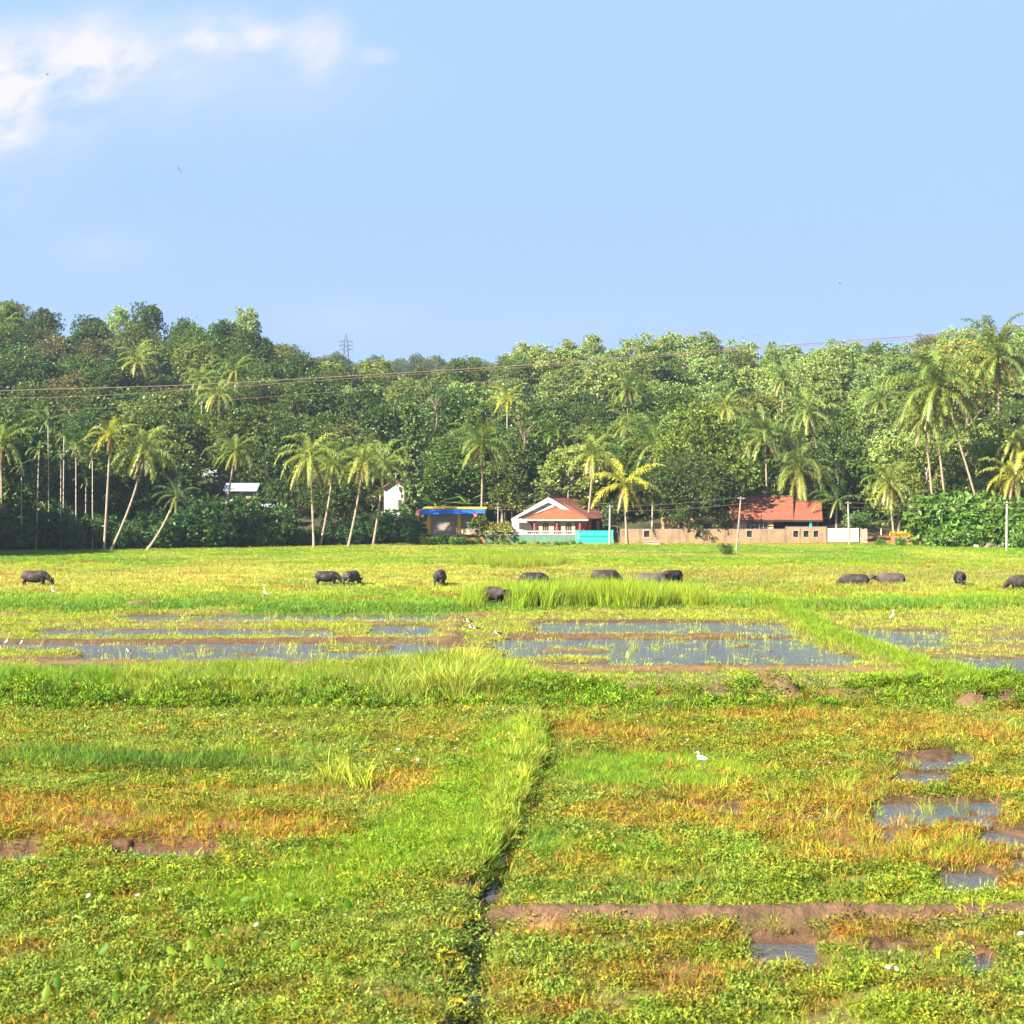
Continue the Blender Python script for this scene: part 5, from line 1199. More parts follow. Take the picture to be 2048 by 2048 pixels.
mb = MB(); mb.box(X_(1229, D), X_(1239, D), D + .5, D + .58, -.3, Z_(1063, D)); tag(mb.build('gap_shade_sheet', M['dark'], None, bevel=.01), 'dark sheet standing for shade in the gap left of the tan wall', 'gate')  # no gate here: dark sheet painting the shade of the gap
mb = MB(); mb.box(X_(1289, 224), X_(1320, 224), 224, 225.2, -.3, Z_(1084.5, 224)); mb.box(X_(1288, 224), X_(1321, 224), 223.9, 225.3, Z_(1084.5, 224), Z_(1083, 224)); tag(mb.build('concrete_culvert', M['concrete'], None, bevel=.05), 'low dark concrete culvert block at the foot of the tan wall', 'culvert')
sg = thing('sheet_gate', 'whitish corrugated sheet metal gate at the right end of the tan wall', 'gate', (X_(1686, D), D, 0))
mb = MB(); n = 44; x0, x1 = X_(1655.5, D), X_(1718, D); zt, zb = Z_(1056.5, D), Z_(1084, D)
for k in range(n):
    u0, u1, um = x0 + (x1 - x0) * k / n, x0 + (x1 - x0) * (k + 1) / n, x0 + (x1 - x0) * (k + .5) / n
    mb.add([(u0, D + .06, zb), (um, D + .02, zb), (um, D + .02, zt), (u0, D + .06, zt), (u1, D + .06, zb), (u1, D + .06, zt)], [(0, 1, 2, 3), (1, 4, 5, 2)])
mb.build('gate_panel', M['sheet'], sg)
mb = MB(); mb.box(x0 - .08, x1 + .08, D + .08, D + .14, zt - .1, zt + .02); mb.box(x0 - .08, x1 + .08, D + .08, D + .14, zb, zb + .1); mb.box(x0 - .08, x0 + .02, D + .145, D + .2, zb - .5, zt + .02); mb.box(x1 - .02, x1 + .08, D + .145, D + .2, zb - .5, zt + .02); mb.build('gate_frame', M['steel'], sg)
mb = MB()
for k in range(5): a = 1721 + k * 3; mb.box(X_(a, D), X_(a + 2.6, D), D + .3, D + .34, -.3, Z_(1057 + (k * 7) % 3 * .6, D))
mb.box(X_(1720, D), X_(1736, D), D + .345, D + .4, Z_(1064, D), Z_(1062, D)); tag(mb.build('board_screen', M['wood']), 'short screen of brown and pale boards right of the sheet gate', 'board screen')

# ---- house with the brick red roof
D = 235.0
h2 = thing('red_roofed_house', 'low house with a long brick red tiled roof behind the tan wall', 'house', (X_(1560, D), D, .9))
def xr(px, d): return X_(px, d)
mb = MB(); mb.box(X_(1330, D), X_(1459, D), D, D + 6, .3, Z_(1036, D)); mb.build('annex_wall', M['peach'], h2)
mb = MB(); mb.box(X_(1459.5, D), X_(1546, D), D - .4, D + 6.5, .3, Z_(1036, D)); mb.build('wall', M['peach'], h2)
ed, rd, bd = D - 1.3, D + 3.2, D + 8.0
ez2 = Z_(1039.5, ed); rz2 = Z_(992.5, rd); rz3 = Z_(1003, rd)
roof_slab([(X_(1455, ed), ed, ez2), (X_(1587, ed), ed, ez2), (X_(1586, rd), rd, rz2), (X_(1462, rd), rd, rz2)], .14, 'roof', M['tileold'], h2)
roof_slab([(X_(1587.2, ed), ed, ez2 - .05), (X_(1645, ed), ed, ez2 - .05), (X_(1643, rd), rd, rz3), (X_(1586.2, rd), rd, rz3)], .14, 'roof', M['tileold'], h2)
roof_slab([(X_(1586, bd), bd, ez2), (X_(1462, bd), bd, ez2), (X_(1462, rd), rd, rz2), (X_(1586, rd), rd, rz2)], .14, 'rear_roof', M['tileold'], h2)
roof_slab([(X_(1643, bd), bd, ez2), (X_(1586.2, bd), bd, ez2), (X_(1586.2, rd), rd, rz3), (X_(1643, rd), rd, rz3)], .14, 'rear_roof', M['tileold'], h2)
mb = MB(); mb.tube([(X_(1461, rd), rd, rz2 + .03), (X_(1587, rd), rd, rz2 + .03)], .12, 7); mb.tube([(X_(1587, rd), rd, rz3 + .03), (X_(1644, rd), rd, rz3 + .03)], .12, 7); mb.build('ridge', M['tileold'], h2)
mb = MB(); mb.add([(X_(1642, ed + .5), ed + .5, ez2 + .1), (X_(1642, bd), bd, ez2 + .1), (X_(1642, rd), rd, rz3 - .2)], [(0, 1, 2)]); mb.build('gable_end', M['wood'], h2)
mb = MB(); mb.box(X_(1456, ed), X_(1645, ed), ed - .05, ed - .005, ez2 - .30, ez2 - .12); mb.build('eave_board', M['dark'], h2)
for a, b, y, t in ((1493, 1535, D - .4, 1043), (1347, 1366, D, 1046), (1397, 1424, D, 1044)):
    mb = MB(); mb.box(X_(a, y), X_(b, y), y - .06, y - .002, Z_(1058.5, y), Z_(t, y)); w_ = mb.build('window', M['window'], h2)
    mb = MB(); n = max(2, int((b - a) / 8))
    for k in range(n + 1): u = X_(a, y) + (X_(b, y) - X_(a, y)) * k / n; mb.box(u - .04, u + .04, y - .1, y - .062, Z_(1058.5, y), Z_(t, y))
    mb.build('frame', M['wood'], w_)
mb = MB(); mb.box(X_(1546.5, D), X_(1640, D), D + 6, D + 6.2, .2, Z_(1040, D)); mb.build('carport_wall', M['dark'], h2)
mb = MB(); mb.box(X_(1620, ed), X_(1624.5, ed), ed + .3, ed + .62, 0, ez2 - .2); mb.build('carport_post', M['teal'], h2)
mb = MB(); mb.box(X_(1459, D - .9), X_(1463, D - .9), D - .9, D - .6, .3, Z_(1022, D)); mb.build('drain_pipe', M['concrete'], h2)

# ---- white building at the back, and the grey sheet roofs among the trees
D = 243.0
bh = thing('rear_house', 'white building with red tiled roof half hidden left of the shop', 'house', (X_(790, D), D, 0))
mb = MB(); mb.prism([(X_(768, D), -.5), (X_(808, D), -.5), (X_(808, D), Z_(974, D)), (X_(788, D), Z_(961, D)), (X_(768, D), Z_(974, D))], D, D + 8); mb.build('wall', M['white'], bh)
for s, px in ((1, 813), (-1, 763)):
    q = [(X_(px, D), D - .6, Z_(976, D)), (X_(px, D), D + 8.6, Z_(976, D)), (X_(788, D), D + 8.6, Z_(958.5, D)), (X_(788, D), D - .6, Z_(958.5, D))]
    roof_slab(q if s > 0 else [q[1], q[0], q[3], q[2]], .15, 'roof', M['tileold'], bh)
mb = MB(); mb.box(X_(796, D), X_(803, D), D - .05, D - .002, Z_(1012, D), Z_(1000, D)); w_ = mb.build('window', M['window'], bh)
for D, a, b, top, bot, lb in ((250, 446, 514, 966, 982, 'low house with pale grey zinc roof behind the leaning coconut palm'), (232, 505, 548, 1008, 1020, 'small shed with reddish edged pale roof below the zinc roofed house'), (290, 405, 442, 934, 952, 'hut with bluish sheet roof glimpsed above the zinc roofed house')):
    hh = thing('sheet_roofed_house', lb, 'house', (X_((a + b) / 2, D), D, 0)); zb, zt = Z_(bot, D), Z_(top, D)
    mb = MB(); mb.box(X_(a + 4, D), X_(b - 4, D), D + .6, D + 5, max(-.5, zb - 9), zb - .1); mb.build('wall', M['timber'], hh)
    mb = MB(); n = 40; x0, x1 = X_(a, D), X_(b, D); vs = []; fs = []
    for k in range(n + 1):
        u = x0 + (x1 - x0) * k / n; w = .03 if k % 2 else 0
        vs += [(u, D - .3, zb + w), (u, D + 3.0, zt + w), (u, D - .3, zb + w - .05), (u, D + 3.0, zt + w - .05)]
    for k in range(n): c = 4 * k; fs += [(c, c + 4, c + 5, c + 1), (c + 2, c + 3, c + 7, c + 6), (c, c + 2, c + 6, c + 4)]
    mb.add(vs, fs); mb.build('roof', M['zinc'], hh)
    mb = MB(); mb.box(X_((a + b) / 2 - 6, D), X_((a + b) / 2 + 6, D), D + .52, D + .598, max(-.2, zb - 1.8), zb - .6); mb.build('window', M['window'], hh)

# ---- yard at the right: bed, yellow hedge, box, driftwood
D = 224.0
yb = MB(); yb.box(X_(1783, D), X_(1853, D), D, D + .3, -.4, Z_(1071.5, D)); tag(yb.build('brick_bed_wall', M['plinth'], None, bevel=.03), 'low brick wall of the flower bed at the red earth yard', 'garden wall')
lob = [(X_(1786 + 5.2 * k, D), D + .5, Z_(1069.0, D), .34, .40, .24) for k in range(14)]
hd = thing('yellow_hedge', 'clipped bright yellow hedge along the low brick wall', 'hedge', (0, 0, 0)); ORIG[hd.name] = Vector((0, 0, 0))
o = link('crown', crown_mesh('crown', 601, lob, 2600, .20, asp=.6, up=.6), M['leaf'], hd); o.color = (.50, .42, .008, 1)
mb = MB(); mb.hexa([(X_(1950, 212), 212, -.1), (X_(1958, 212), 212, -.1), (X_(1958, 212), 212.5, -.1), (X_(1950, 212), 212.5, -.1)], [(X_(1949.5, 212), 212, .52), (X_(1957.5, 212), 212.1, .48), (X_(1957.5, 212), 212.6, .48), (X_(1949.5, 212), 212.6, .52)])
tag(mb.build('white_box', M['white'], None, bevel=.02), 'white box lying in the grass beside driftwood at right', 'box')
r = rs(77)
for cx, L_, lb in ((1978, 30, 'heap of grey dead branches beside the white box'), (2000, 22, 'smaller heap of dead branches left of right pole')):
    mb = MB(); d = 212.5; b = Vector((X_(cx, d), d, .1))
    for k in range(9):
        a = r.uniform(.1, .9); e = b + Vector((r.uniform(-.3, 1) * L_ * d / F * .55, r.uniform(-.5, .5), L_ * d / F * .35 * r.rand() + .15)); s = b + Vector((r.uniform(-.8, .2), r.uniform(-.4, .4), 0))
        mb.tube([s, s.lerp(e, .5) + Vector((0, 0, .15)), e], [.10, .08, .03], 6)
    tag(mb.build('driftwood_heap', M['timber'], None, True), lb, 'dead branches')
D = 238; st = MB(); b = W(1818, 1062, D); st.tube([b, b + Vector((.05, 0, 1.4)), b + Vector((0, 0, 2.0))], [.3, .25, .28], 8)
for k in range(6): st.tube([b + Vector((0, 0, 1.8)), b + Vector((math.cos(k) * .45, math.sin(k) * .3, 2.4 + .2 * math.sin(k * 3)))], [.16, .10], 6)
tag(st.build('tree_stump', M['palebark'], None, True), 'pollarded brown stump in the red earth yard', 'stump')

# ---- poles and wires
def pole(px0, py0, px1, py1, d, r0, mat, lb, arm=False, name='utility_pole'):
    root = thing(name, lb, 'pole', W(px1, py1, d)); a, b = W(px1, py1 + 6, d), W(px0, py0, d)
    mb = MB(); mb.tube([a, a.lerp(b, .5), b], [r0 * 1.25, r0 * 1.1, r0 * .9], 10); mb.build('shaft', M[mat], root, False)
    mb = MB(); mb.box(b.x - .45, b.x + .45, b.y - r0 - .06, b.y - r0 - .005, b.z - .30, b.z - .22); mb.build('crossarm', M['timber'], root)
    for s in (-.38, .38):
        mb = MB(); mb.tube([(b.x + s, b.y - r0 - .035, b.z - .22), (b.x + s, b.y - r0 - .035, b.z - .12)], [.03, .045], 8); mb.build('insulator', M['white'], root)
    return b
pA = pole(1482, 993, 1472, 1108, 193, .11, 'timber', 'grey wooden pole leaning right in the pasture before the tan wall')
pB = pole(1696, 1003, 1699, 1091, 223, .13, 'concrete', 'straight concrete pole before the white sheet gate')
pC = pole(1220, 1010, 1219, 1092, 222, .14, 'concrete', 'concrete pole in front of the right end of teal gate')
pD = pole(2014, 1002, 2013, 1104, 200, .14, 'concrete', 'concrete pole at the right edge before the shrubs')
pE = pole(857, 1000, 857, 1030, 240, .12, 'concrete', 'pale pole standing behind the left end of the blue shop')
pF = pole(792, 945, 791, 1050, 246, .13, 'timber', 'dark pole in front of the white rear building')
pG = pole(996, 1012, 996, 1050, 240, .09, 'concrete', 'thin pole in the yellow tree right of the shop')
def wire(pts, r, lb, name='power_line', sag=.3):
    mb = MB(); P = []
    for a, b in zip(pts[:-1], pts[1:]):
        for k in range(10): t = k / 10; p = Vector(a).lerp(Vector(b), t); p.z -= sag * 4 * t * (1 - t); P.append(p)
    P.append(Vector(pts[-1])); mb.tube(P, r, 5); tag(mb.build(name, M['wire'], None, True), lb, 'power line')
for s, nm in ((-.38, 'upper'), (.38, 'lower')):
    o_ = Vector((s, -.17, -.12 + (-.75 if s > 0 else 0)))
    wire([pE + o_, pC + o_, pA + o_, pB + o_, pD + o_, W(2230, 1004, 190) + o_], .016, f'{nm} thin roadside wire strung between the poles along the walls')
for (pts, dd, r, lb) in (
    ([(-260, 800), (0, 782), (350, 771), (700, 752), (1100, 727), (1500, 695.5), (1800, 674), (2048, 651), (2300, 628)], 190, .05, 'thick upper overhead cable crossing the whole valley above the roofs'),
    ([(-260, 806), (0, 797), (240, 789), (700, 757), (1100, 731), (1500, 698.5), (1800, 679), (2048, 657), (2300, 634)], 192, .028, 'cable running just under the thick upper overhead cable'),
    ([(-260, 834), (0, 823), (240, 815), (600, 789), (900, 769), (1250, 744), (1620, 716), (1786, 703), (2048, 683), (2300, 660)], 190, .020, 'lowest of the overhead cables crossing the valley')):
    P = [W(a, b, dd) for a, b in pts]; Q_ = []
    for k in range(len(P) - 1):
        p0, p1, p2, p3 = P[max(k - 1, 0)], P[k], P[k + 1], P[min(k + 2, len(P) - 1)]
        for j in range(6):
            t = j / 6; Q_.append(.5 * ((2 * p1) + (p2 - p0) * t + (2 * p0 - 5 * p1 + 4 * p2 - p3) * t * t + (3 * p1 - p0 - 3 * p2 + p3) * t ** 3))
    Q_.append(P[-1]); mb = MB(); mb.tube(Q_, r, 6); tag(mb.build('overhead_cable', M['wire'], None, True), lb, 'power cable')
# ---- lattice pylon on the far ridge
D = 1000.0; bz = hz(X_(692, D), D); top = Z_(667, D); H = top - bz
py_ = thing('lattice_pylon', 'grey lattice power pylon with three crossarms on the far ridge', 'pylon', (X_(692, D), D, bz))
def wd(z): t = z / H; return 3.2 * (1 - t) ** 1.2 + .75 * (1 if t < .9 else (1 - t) * 10)
mb = MB(); lev = [H * k / 14 for k in range(15)]
for sx, sy in ((-1, -1), (1, -1), (1, 1), (-1, 1)): mb.tube([(sx * wd(z), sy * wd(z), z) for z in lev], .20, 4)
for z0, z1 in zip(lev[:-1], lev[1:]):
    for f in range(4):
        c = [(-1, -1), (1, -1), (1, 1), (-1, 1)]; a, b = c[f], c[(f + 1) % 4]
        mb.tube([(a[0] * wd(z0), a[1] * wd(z0), z0), (b[0] * wd(z1), b[1] * wd(z1), z1)], .11, 4); mb.tube([(b[0] * wd(z0), b[1] * wd(z0), z0), (a[0] * wd(z1), a[1] * wd(z1), z1)], .11, 4)
me = mb.mesh('mast'); link('mast', me, M['steel'], py_)
for py in (684, 692, 700):
    z = Z_(py, D) - bz; mb = MB()
    for s in (-1, 1):
        for q in (-.7, .7): mb.tube([(s * wd(z), q, z), (s * 4.6, 0, z + .25)], .16, 4); mb.tube([(s * wd(z), q, z + 1.3), (s * 4.6, 0, z + .25)], .13, 4)
        mb.tube([(s * 4.5, 0, z + .2), (s * 4.5, 0, z - 1.5)], .14, 5)
    link('crossarm', mb.mesh('crossarm'), M['steel'], py_)
# ================================================================== ANIMALS
def fused(name, mb, voxel, smooth=6, mat=None):
    """overlapping tapered volumes melted into one continuous skin"""
    o = bpy.data.objects.new(name + '_build', mb.mesh(name)); COL.objects.link(o)
    m1 = o.modifiers.new('r', 'REMESH'); m1.mode = 'VOXEL'; m1.voxel_size = voxel
    m2 = o.modifiers.new('s', 'SMOOTH'); m2.iterations = smooth; m2.factor = .5
    dg = bpy.context.evaluated_depsgraph_get(); me = bpy.data.meshes.new_from_object(o.evaluated_get(dg)); me.name = name
    bpy.data.objects.remove(o); me.materials.clear(); me.materials.append(mat); me.shade_smooth(); return me
def sweep(mb, st, k=14):
    """closed tube of elliptical rings: (x, y, z, half width, half height), travelling mainly along x"""
    vs = []; fs = []; n = len(st)
    for i, (x, y, z, a, b) in enumerate(st):
        p0, p1 = st[max(i - 1, 0)], st[min(i + 1, n - 1)]; t = Vector((p1[0] - p0[0], p1[1] - p0[1], p1[2] - p0[2])).normalized()
        s = Vector((-t.y, t.x, 0)); s = s.normalized() if s.length > 1e-3 else Vector((0, 1, 0)); u = t.cross(s) * -1
        for j in range(k): q = 2 * PI * j / k; vs.append(Vector((x, y, z)) + s * (a * math.cos(q)) + u * (b * math.sin(q)))
    for i in range(n - 1):
        for j in range(k): fs.append((i * k + j, i * k + (j + 1) % k, (i + 1) * k + (j + 1) % k, (i + 1) * k + j))
    fs += [tuple(range(k - 1, -1, -1)), tuple((n - 1) * k + j for j in range(k))]; mb.add(vs, fs)
m, nt, nd, lk = mat_new('buffalo_hide')
tc = N(nt, 'ShaderNodeTexCoord').outputs['Object']; oi = N(nt, 'ShaderNodeObjectInfo')
mudf = maprange(nt, noise(nt, 2.0, 5.0, tc, .65), .48, .64, 0, .38)
c = mixc(nt, oi.outputs['Color'], (.13, .105, .10), mudf)
c = mixc(nt, c, mth(nt, 'MULTIPLY_ADD', noise(nt, 9, 4, tc), .9, .55), 1.0, 'MULTIPLY')
b = N(nt, 'ShaderNodeBsdfPrincipled'); lk.new(c, b.inputs['Base Color']); b.inputs['Roughness'].default_value = .78; b.inputs['Specular IOR Level'].default_value = .22
bp = N(nt, 'ShaderNodeBump'); bp.inputs['Strength'].default_value = .35; bp.inputs['Distance'].default_value = .03; lk.new(noise(nt, 12, 4, tc), bp.inputs['Height']); lk.new(bp.outputs[0], b.inputs['Normal'])
o = N(nt, 'ShaderNodeOutputMaterial'); lk.new(b.outputs[0], o.inputs[0]); M['hide'] = m
M['horn'] = paint('horn', (.07, .06, .05), .5, .2, 6.0); M['eye'] = paint('eye', (.01, .008, .006), .15, .1, 3.0, spec=.6)
M['plumage'] = paint('white_plumage', (.88, .87, .86), .7, .04, 12.0); M['bill'] = paint('yellow_bill', (.65, .38, .06), .45, .1, 8.0); M['birdleg'] = paint('bird_leg', (.10, .09, .06), .6, .1, 8.0)
M['blackwing'] = paint('black_plumage', (.02, .02, .024), .55, .2, 10.0); M['redleg'] = paint('pink_leg', (.45, .12, .12), .6, .1, 8.0)

def buffalo_parts(pose):
    """faces +x; hooves at z = 0; about 1.3 m at the withers"""
    mb = MB()
    sweep(mb, [(-1.12, 0, 1.02, .10, .14), (-1.05, 0, 1.00, .26, .30), (-.88, 0, .98, .36, .39), (-.55, 0, .90, .46, .48), (-.15, 0, .86, .52, .51), (.25, 0, .88, .50, .51), (.58, 0, .95, .41, .46), (.82, 0, 1.00, .27, .34), (.95, 0, 1.0, .18, .24)])
    if pose == 'graze': neck = [(.75, 0, 1.00, .22, .30), (.98, 0, .84, .18, .27), (1.16, .02, .66, .15, .22), (1.28, .03, .54, .14, .18)]; hp, hd = Vector((1.30, .03, .50)), Vector((.42, 0, -.80))
    elif pose == 'turn': neck = [(.75, 0, 1.02, .22, .30), (1.02, .10, 1.00, .17, .24), (1.22, .32, .98, .14, .19), (1.30, .48, .98, .13, .17)]; hp, hd = Vector((1.30, .50, .98)), Vector((.35, .85, -.40))
    else: neck = [(.75, 0, 1.02, .22, .30), (1.05, 0, 1.02, .17, .24), (1.30, 0, 1.04, .14, .19), (1.45, 0, 1.06, .13, .17)]; hp, hd = Vector((1.45, 0, 1.06)), Vector((.86, 0, -.50))
    sweep(mb, neck)
    hd.normalize(); sd = Vector((-hd.y, hd.x, 0)); sd = sd.normalized() if sd.length > .05 else Vector((0, 1, 0)); up = hd.cross(sd)
    if up.z < 0 or (abs(up.z) < .6 and up.x < 0): up = -up
    def ring(t, a, b): p = hp + hd * t; return (p.x, p.y, p.z, a, b)
    sweep(mb, [ring(-.14, .10, .11), ring(-.05, .15, .16), ring(.10, .145, .165), ring(.26, .105, .135), ring(.40, .095, .10), ring(.49, .10, .085), ring(.54, .06, .05)])
    for s in (-1, 1):                                  # ears, held out sideways
        e0 = hp + sd * s * .12 + up * .06 - hd * .03; mb.tube([e0, e0 + sd * s * .14 + up * .0, e0 + sd * s * .27 - up * .05], [.045, .065, .02], 6)
        for (x, hx, y, front) in ((.62, .0, .24, True), (-.86, .0, .25, False)):
            y *= s
            if front: mb.tube([(x, y * .85, .85), (x + .01, y, .62), (x - .01, y, .40), (x + .02, y, .20), (x, y, .08), (x + .03, y, .0)], [.17, .125, .085, .062, .072, .085], 8)
            else: mb.tube([(x - .02, y * .8, .95), (x + .10, y, .70), (x - .02, y, .45), (x - .09, y, .38), (x - .03, y, .16), (x - .02, y, .08), (x + .02, y, .0)], [.24, .20, .115, .085, .065, .072, .085], 8)
    mb.tube([(-1.10, 0, 1.10), (-1.19, .02, .92), (-1.20, .04, .65), (-1.19, .05, .42), (-1.19, .05, .30)], [.05, .035, .026, .034, .012], 6)
    body = fused('body', mb, .034, 5, M['hide'])
    horns = []; eyes = []
    for s in (-1, 1):
        h0 = hp + sd * s * .10 + up * .13 - hd * .04; h = MB()
        h.tube([h0, h0 + sd * s * .14 - hd * .03, h0 + sd * s * .23 - hd * .10 + up * .0, h0 + sd * s * .24 - hd * .20 + up * .03, h0 + sd * s * .18 - hd * .28 + up * .07], [.055, .05, .042, .028, .006], 8)
        me = h.mesh('horn'); me.materials.append(M['horn']); me.shade_smooth(); horns.append(me)
        e = MB(); e.ball(hp + sd * s * .133 + up * .05 + hd * .09, .028, .028, .028, 8, 6); me = e.mesh('eye'); me.materials.append(M['eye']); me.shade_smooth(); eyes.append(me)
    return body, horns, eyes
BUF = {p: buffalo_parts(p) for p in ('graze', 'turn', 'head')}
def buffalo(px, py, deg, sc, pose, col, label, sink=0.0):
    x, y = G(px, py); z = float(layout(np.array([x]), np.array([y]))['zg'][0])
    root = thing('water_buffalo', label, 'buffalo', (x, y, z - sink), math.radians(deg), 'water buffalo grazing on the pasture'); root.scale = (sc,) * 3
    body, horns, eyes = BUF[pose]
    for nm, me in [('body', body)] + [('horn', h) for h in horns] + [('eye', e) for e in eyes]:
        o = bpy.data.objects.new(nm, me); COL.objects.link(o); o.parent = root; o.color = tuple(col) + (1,)
K, Gy, Br = (.010, .009, .010), (.055, .046, .044), (.026, .020, .018)
buffalo(71, 1176, 0, 1.0, 'graze', Br, 'brownish buffalo in full side view at the far left, head lowered to right')
buffalo(655, 1174, -8, .92, 'graze', K, 'black buffalo grazing rightwards beside a paler one seen from behind')
buffalo(703, 1174, 62, .95, 'graze', Gy, 'grey buffalo with rump to the camera, right of a black one')
buffalo(880, 1175, 82, 1.0, 'graze', Br, 'lone buffalo seen straight from behind in the middle of pasture')
buffalo(988, 1218, -52, .92, 'head', Br, 'buffalo wading with raised head in the left end of the tall reeds')
buffalo(1068, 1177, -5, 1.0, 'graze', K, 'dark buffalo grazing to the right above the left part of reeds', .12)
buffalo(1211, 1176, 10, 1.02, 'graze', Br, 'brown backed buffalo standing above the middle of the reeds')
buffalo(1302, 1180, -14, 1.0, 'graze', Gy, 'grey backed buffalo with head down, left of a black one', .08)
buffalo(1344, 1172, 212, .92, 'turn', K, 'black buffalo facing the camera behind right end of reeds')
buffalo(1708, 1176, 176, 1.05, 'graze', Br, 'half hidden brown buffalo grazing leftwards in long grass', .36)
buffalo(1781, 1172, 180, 1.05, 'head', Gy, 'half hidden pale grey buffalo lying right of a browner one', .42)
buffalo(1920, 1178, 258, .98, 'graze', K, 'black buffalo seen end on at right, standing alone')
buffalo(2044, 1184, 178, 1.0, 'graze', Br, 'buffalo cut off by the right picture edge, head to left', .1)

def bird_body(mb, L, up=.3, neck=True):
    pass
mb = MB()   # egret, facing -x, hunched
sweep(mb, [(.20, 0, .235, .008, .006), (.14, 0, .25, .03, .018), (.07, 0, .275, .055, .045), (-.01, 0, .295, .068, .065), (-.08, 0, .305, .058, .062), (-.115, 0, .315, .036, .045), (-.125, 0, .33, .02, .02)], 12)
mb.tube([(-.085, 0, .30), (-.125, 0, .345), (-.115, 0, .395), (-.098, 0, .425), (-.118, 0, .452)], [.04, .032, .026, .025, .027], 10)
mb.ball((-.128, 0, .456), .036, .026, .026, 10, 7)
for s in (-1, 1): mb.ball((.03, s * .052, .285), .11, .018, .045, 10, 6)
EB = fused('body', mb, .008, 3, M['plumage'])
mb = MB()   # upright egret with long neck
sweep(mb, [(.16, 0, .20, .008, .006), (.10, 0, .23, .03, .02), (.04, 0, .27, .05, .05), (-.02, 0, .31, .055, .065), (-.07, 0, .35, .04, .05), (-.09, 0, .37, .02, .02)], 12)
mb.tube([(-.06, 0, .35), (-.09, 0, .42), (-.06, 0, .50), (-.06, 0, .57), (-.085, 0, .60)], [.035, .024, .019, .018, .02], 10); mb.ball((-.10, 0, .603), .034, .02, .021, 10, 7)
EU = fused('body', mb, .008, 3, M['plumage'])
def egret(px, py, deg, sc, label, up=False, lift=.06):
    x, y = G(px, py); z = float(layout(np.array([x]), np.array([y]))['zg'][0])
    root = thing('egret', label, 'egret', (x, y, max(z, ZW) + lift), math.radians(deg), 'white egrets in the fields'); root.scale = (sc,) * 3
    o = bpy.data.objects.new('body', EU if up else EB); COL.objects.link(o); o.parent = root
    h = Vector((-.125, 0, .60)) if up else Vector((-.155, 0, .453))
    mb = MB(); mb.tube([h + Vector((.015, 0, 0)), h + Vector((-.04, 0, -.004)), h + Vector((-.09, 0, -.014))], [.014, .010, .002], 8); link('bill', mb.mesh('bill'), M['bill'], root)
    for s in (-1, 1):
        mb = MB(); mb.tube([(.01, s * .03, .26), (.02, s * .03, .14), (.0, s * .03, .0), (.0, s * .03, -.06)], [.013, .008, .007, .007], 6); link('leg', mb.mesh('leg'), M['birdleg'], root)
        mb = MB(); mb.ball(h + Vector((.025, s * .024, .012)), .006, .004, .006, 6, 4); link('eye', mb.mesh('eye'), M['eye'], root)
egret(1405, 1547, 4, 1.02, 'white egret hunched in the bright green patch of the near right field', lift=.08)
egret(106, 1194, 10, 1.15, 'white egret standing just below the leftmost buffalo', True); egret(531, 1199, 0, 1.2, 'slim upright white egret alone in the left pasture', True)
egret(1784, 1246, 200, 1.1, 'white egret wading in the flooded field at right', True)
mb = MB(); sweep(mb, [(.15, 0, .22, .004, .004), (.09, 0, .235, .02, .014), (.02, 0, .25, .04, .036), (-.05, 0, .262, .04, .04), (-.09, 0, .275, .025, .03), (-.10, 0, .285, .01, .01)], 10)
mb.tube([(-.07, 0, .265), (-.095, 0, .30), (-.095, 0, .33)], [.026, .019, .018], 8); mb.ball((-.10, 0, .337), .024, .02, .02, 8, 6); SB = fused('body', mb, .007, 3, M['plumage'])
def stilt(px, py, deg, label, sc=1.5):
    x, y = G(px, py); z = max(float(layout(np.array([x]), np.array([y]))['zg'][0]), ZW)
    root = thing('wader', label, 'wader', (x, y, z), math.radians(deg), 'black winged waders in the paddies'); root.scale = (sc,) * 3
    o = bpy.data.objects.new('body', SB); COL.objects.link(o); o.parent = root
    for s in (-1, 1):
        mb = MB(); mb.ball((.045, s * .035, .262), .115, .012, .032, 8, 6, Vector((1, 0, 0)).rotation_difference(Vector((1, 0, -.22))).to_matrix()); link('wing', mb.mesh('wing'), M['blackwing'], root, True)
        mb = MB(); mb.tube([(0, s * .02, .23), (.01, s * .02, .10), (0, s * .02, -.03)], .006, 5); link('leg', mb.mesh('leg'), M['redleg'], root)
    mb = MB(); mb.tube([(-.118, 0, .336), (-.18, 0, .33)], [.006, .002], 5); link('bill', mb.mesh('bill'), M['blackwing'], root)
stilt(9, 1297, 170, 'wader leftmost in the flooded paddy at the left edge'); stilt(38, 1300, 185, 'wader just right of another at the left edge of water')
stilt(939, 1261, 0, 'wader highest of three beside the upright mud bund'); stilt(944, 1271, 5, 'wader in the middle of three beside the mud bund', 1.4); stilt(952, 1272, 15, 'wader close right of another beside the mud bund', 1.35); stilt(996, 1280, 0, 'wader with long black wing standing at the water edge')
stilt(258, 1310, 0, 'dark wader alone in the water of the left paddy', 1.0)
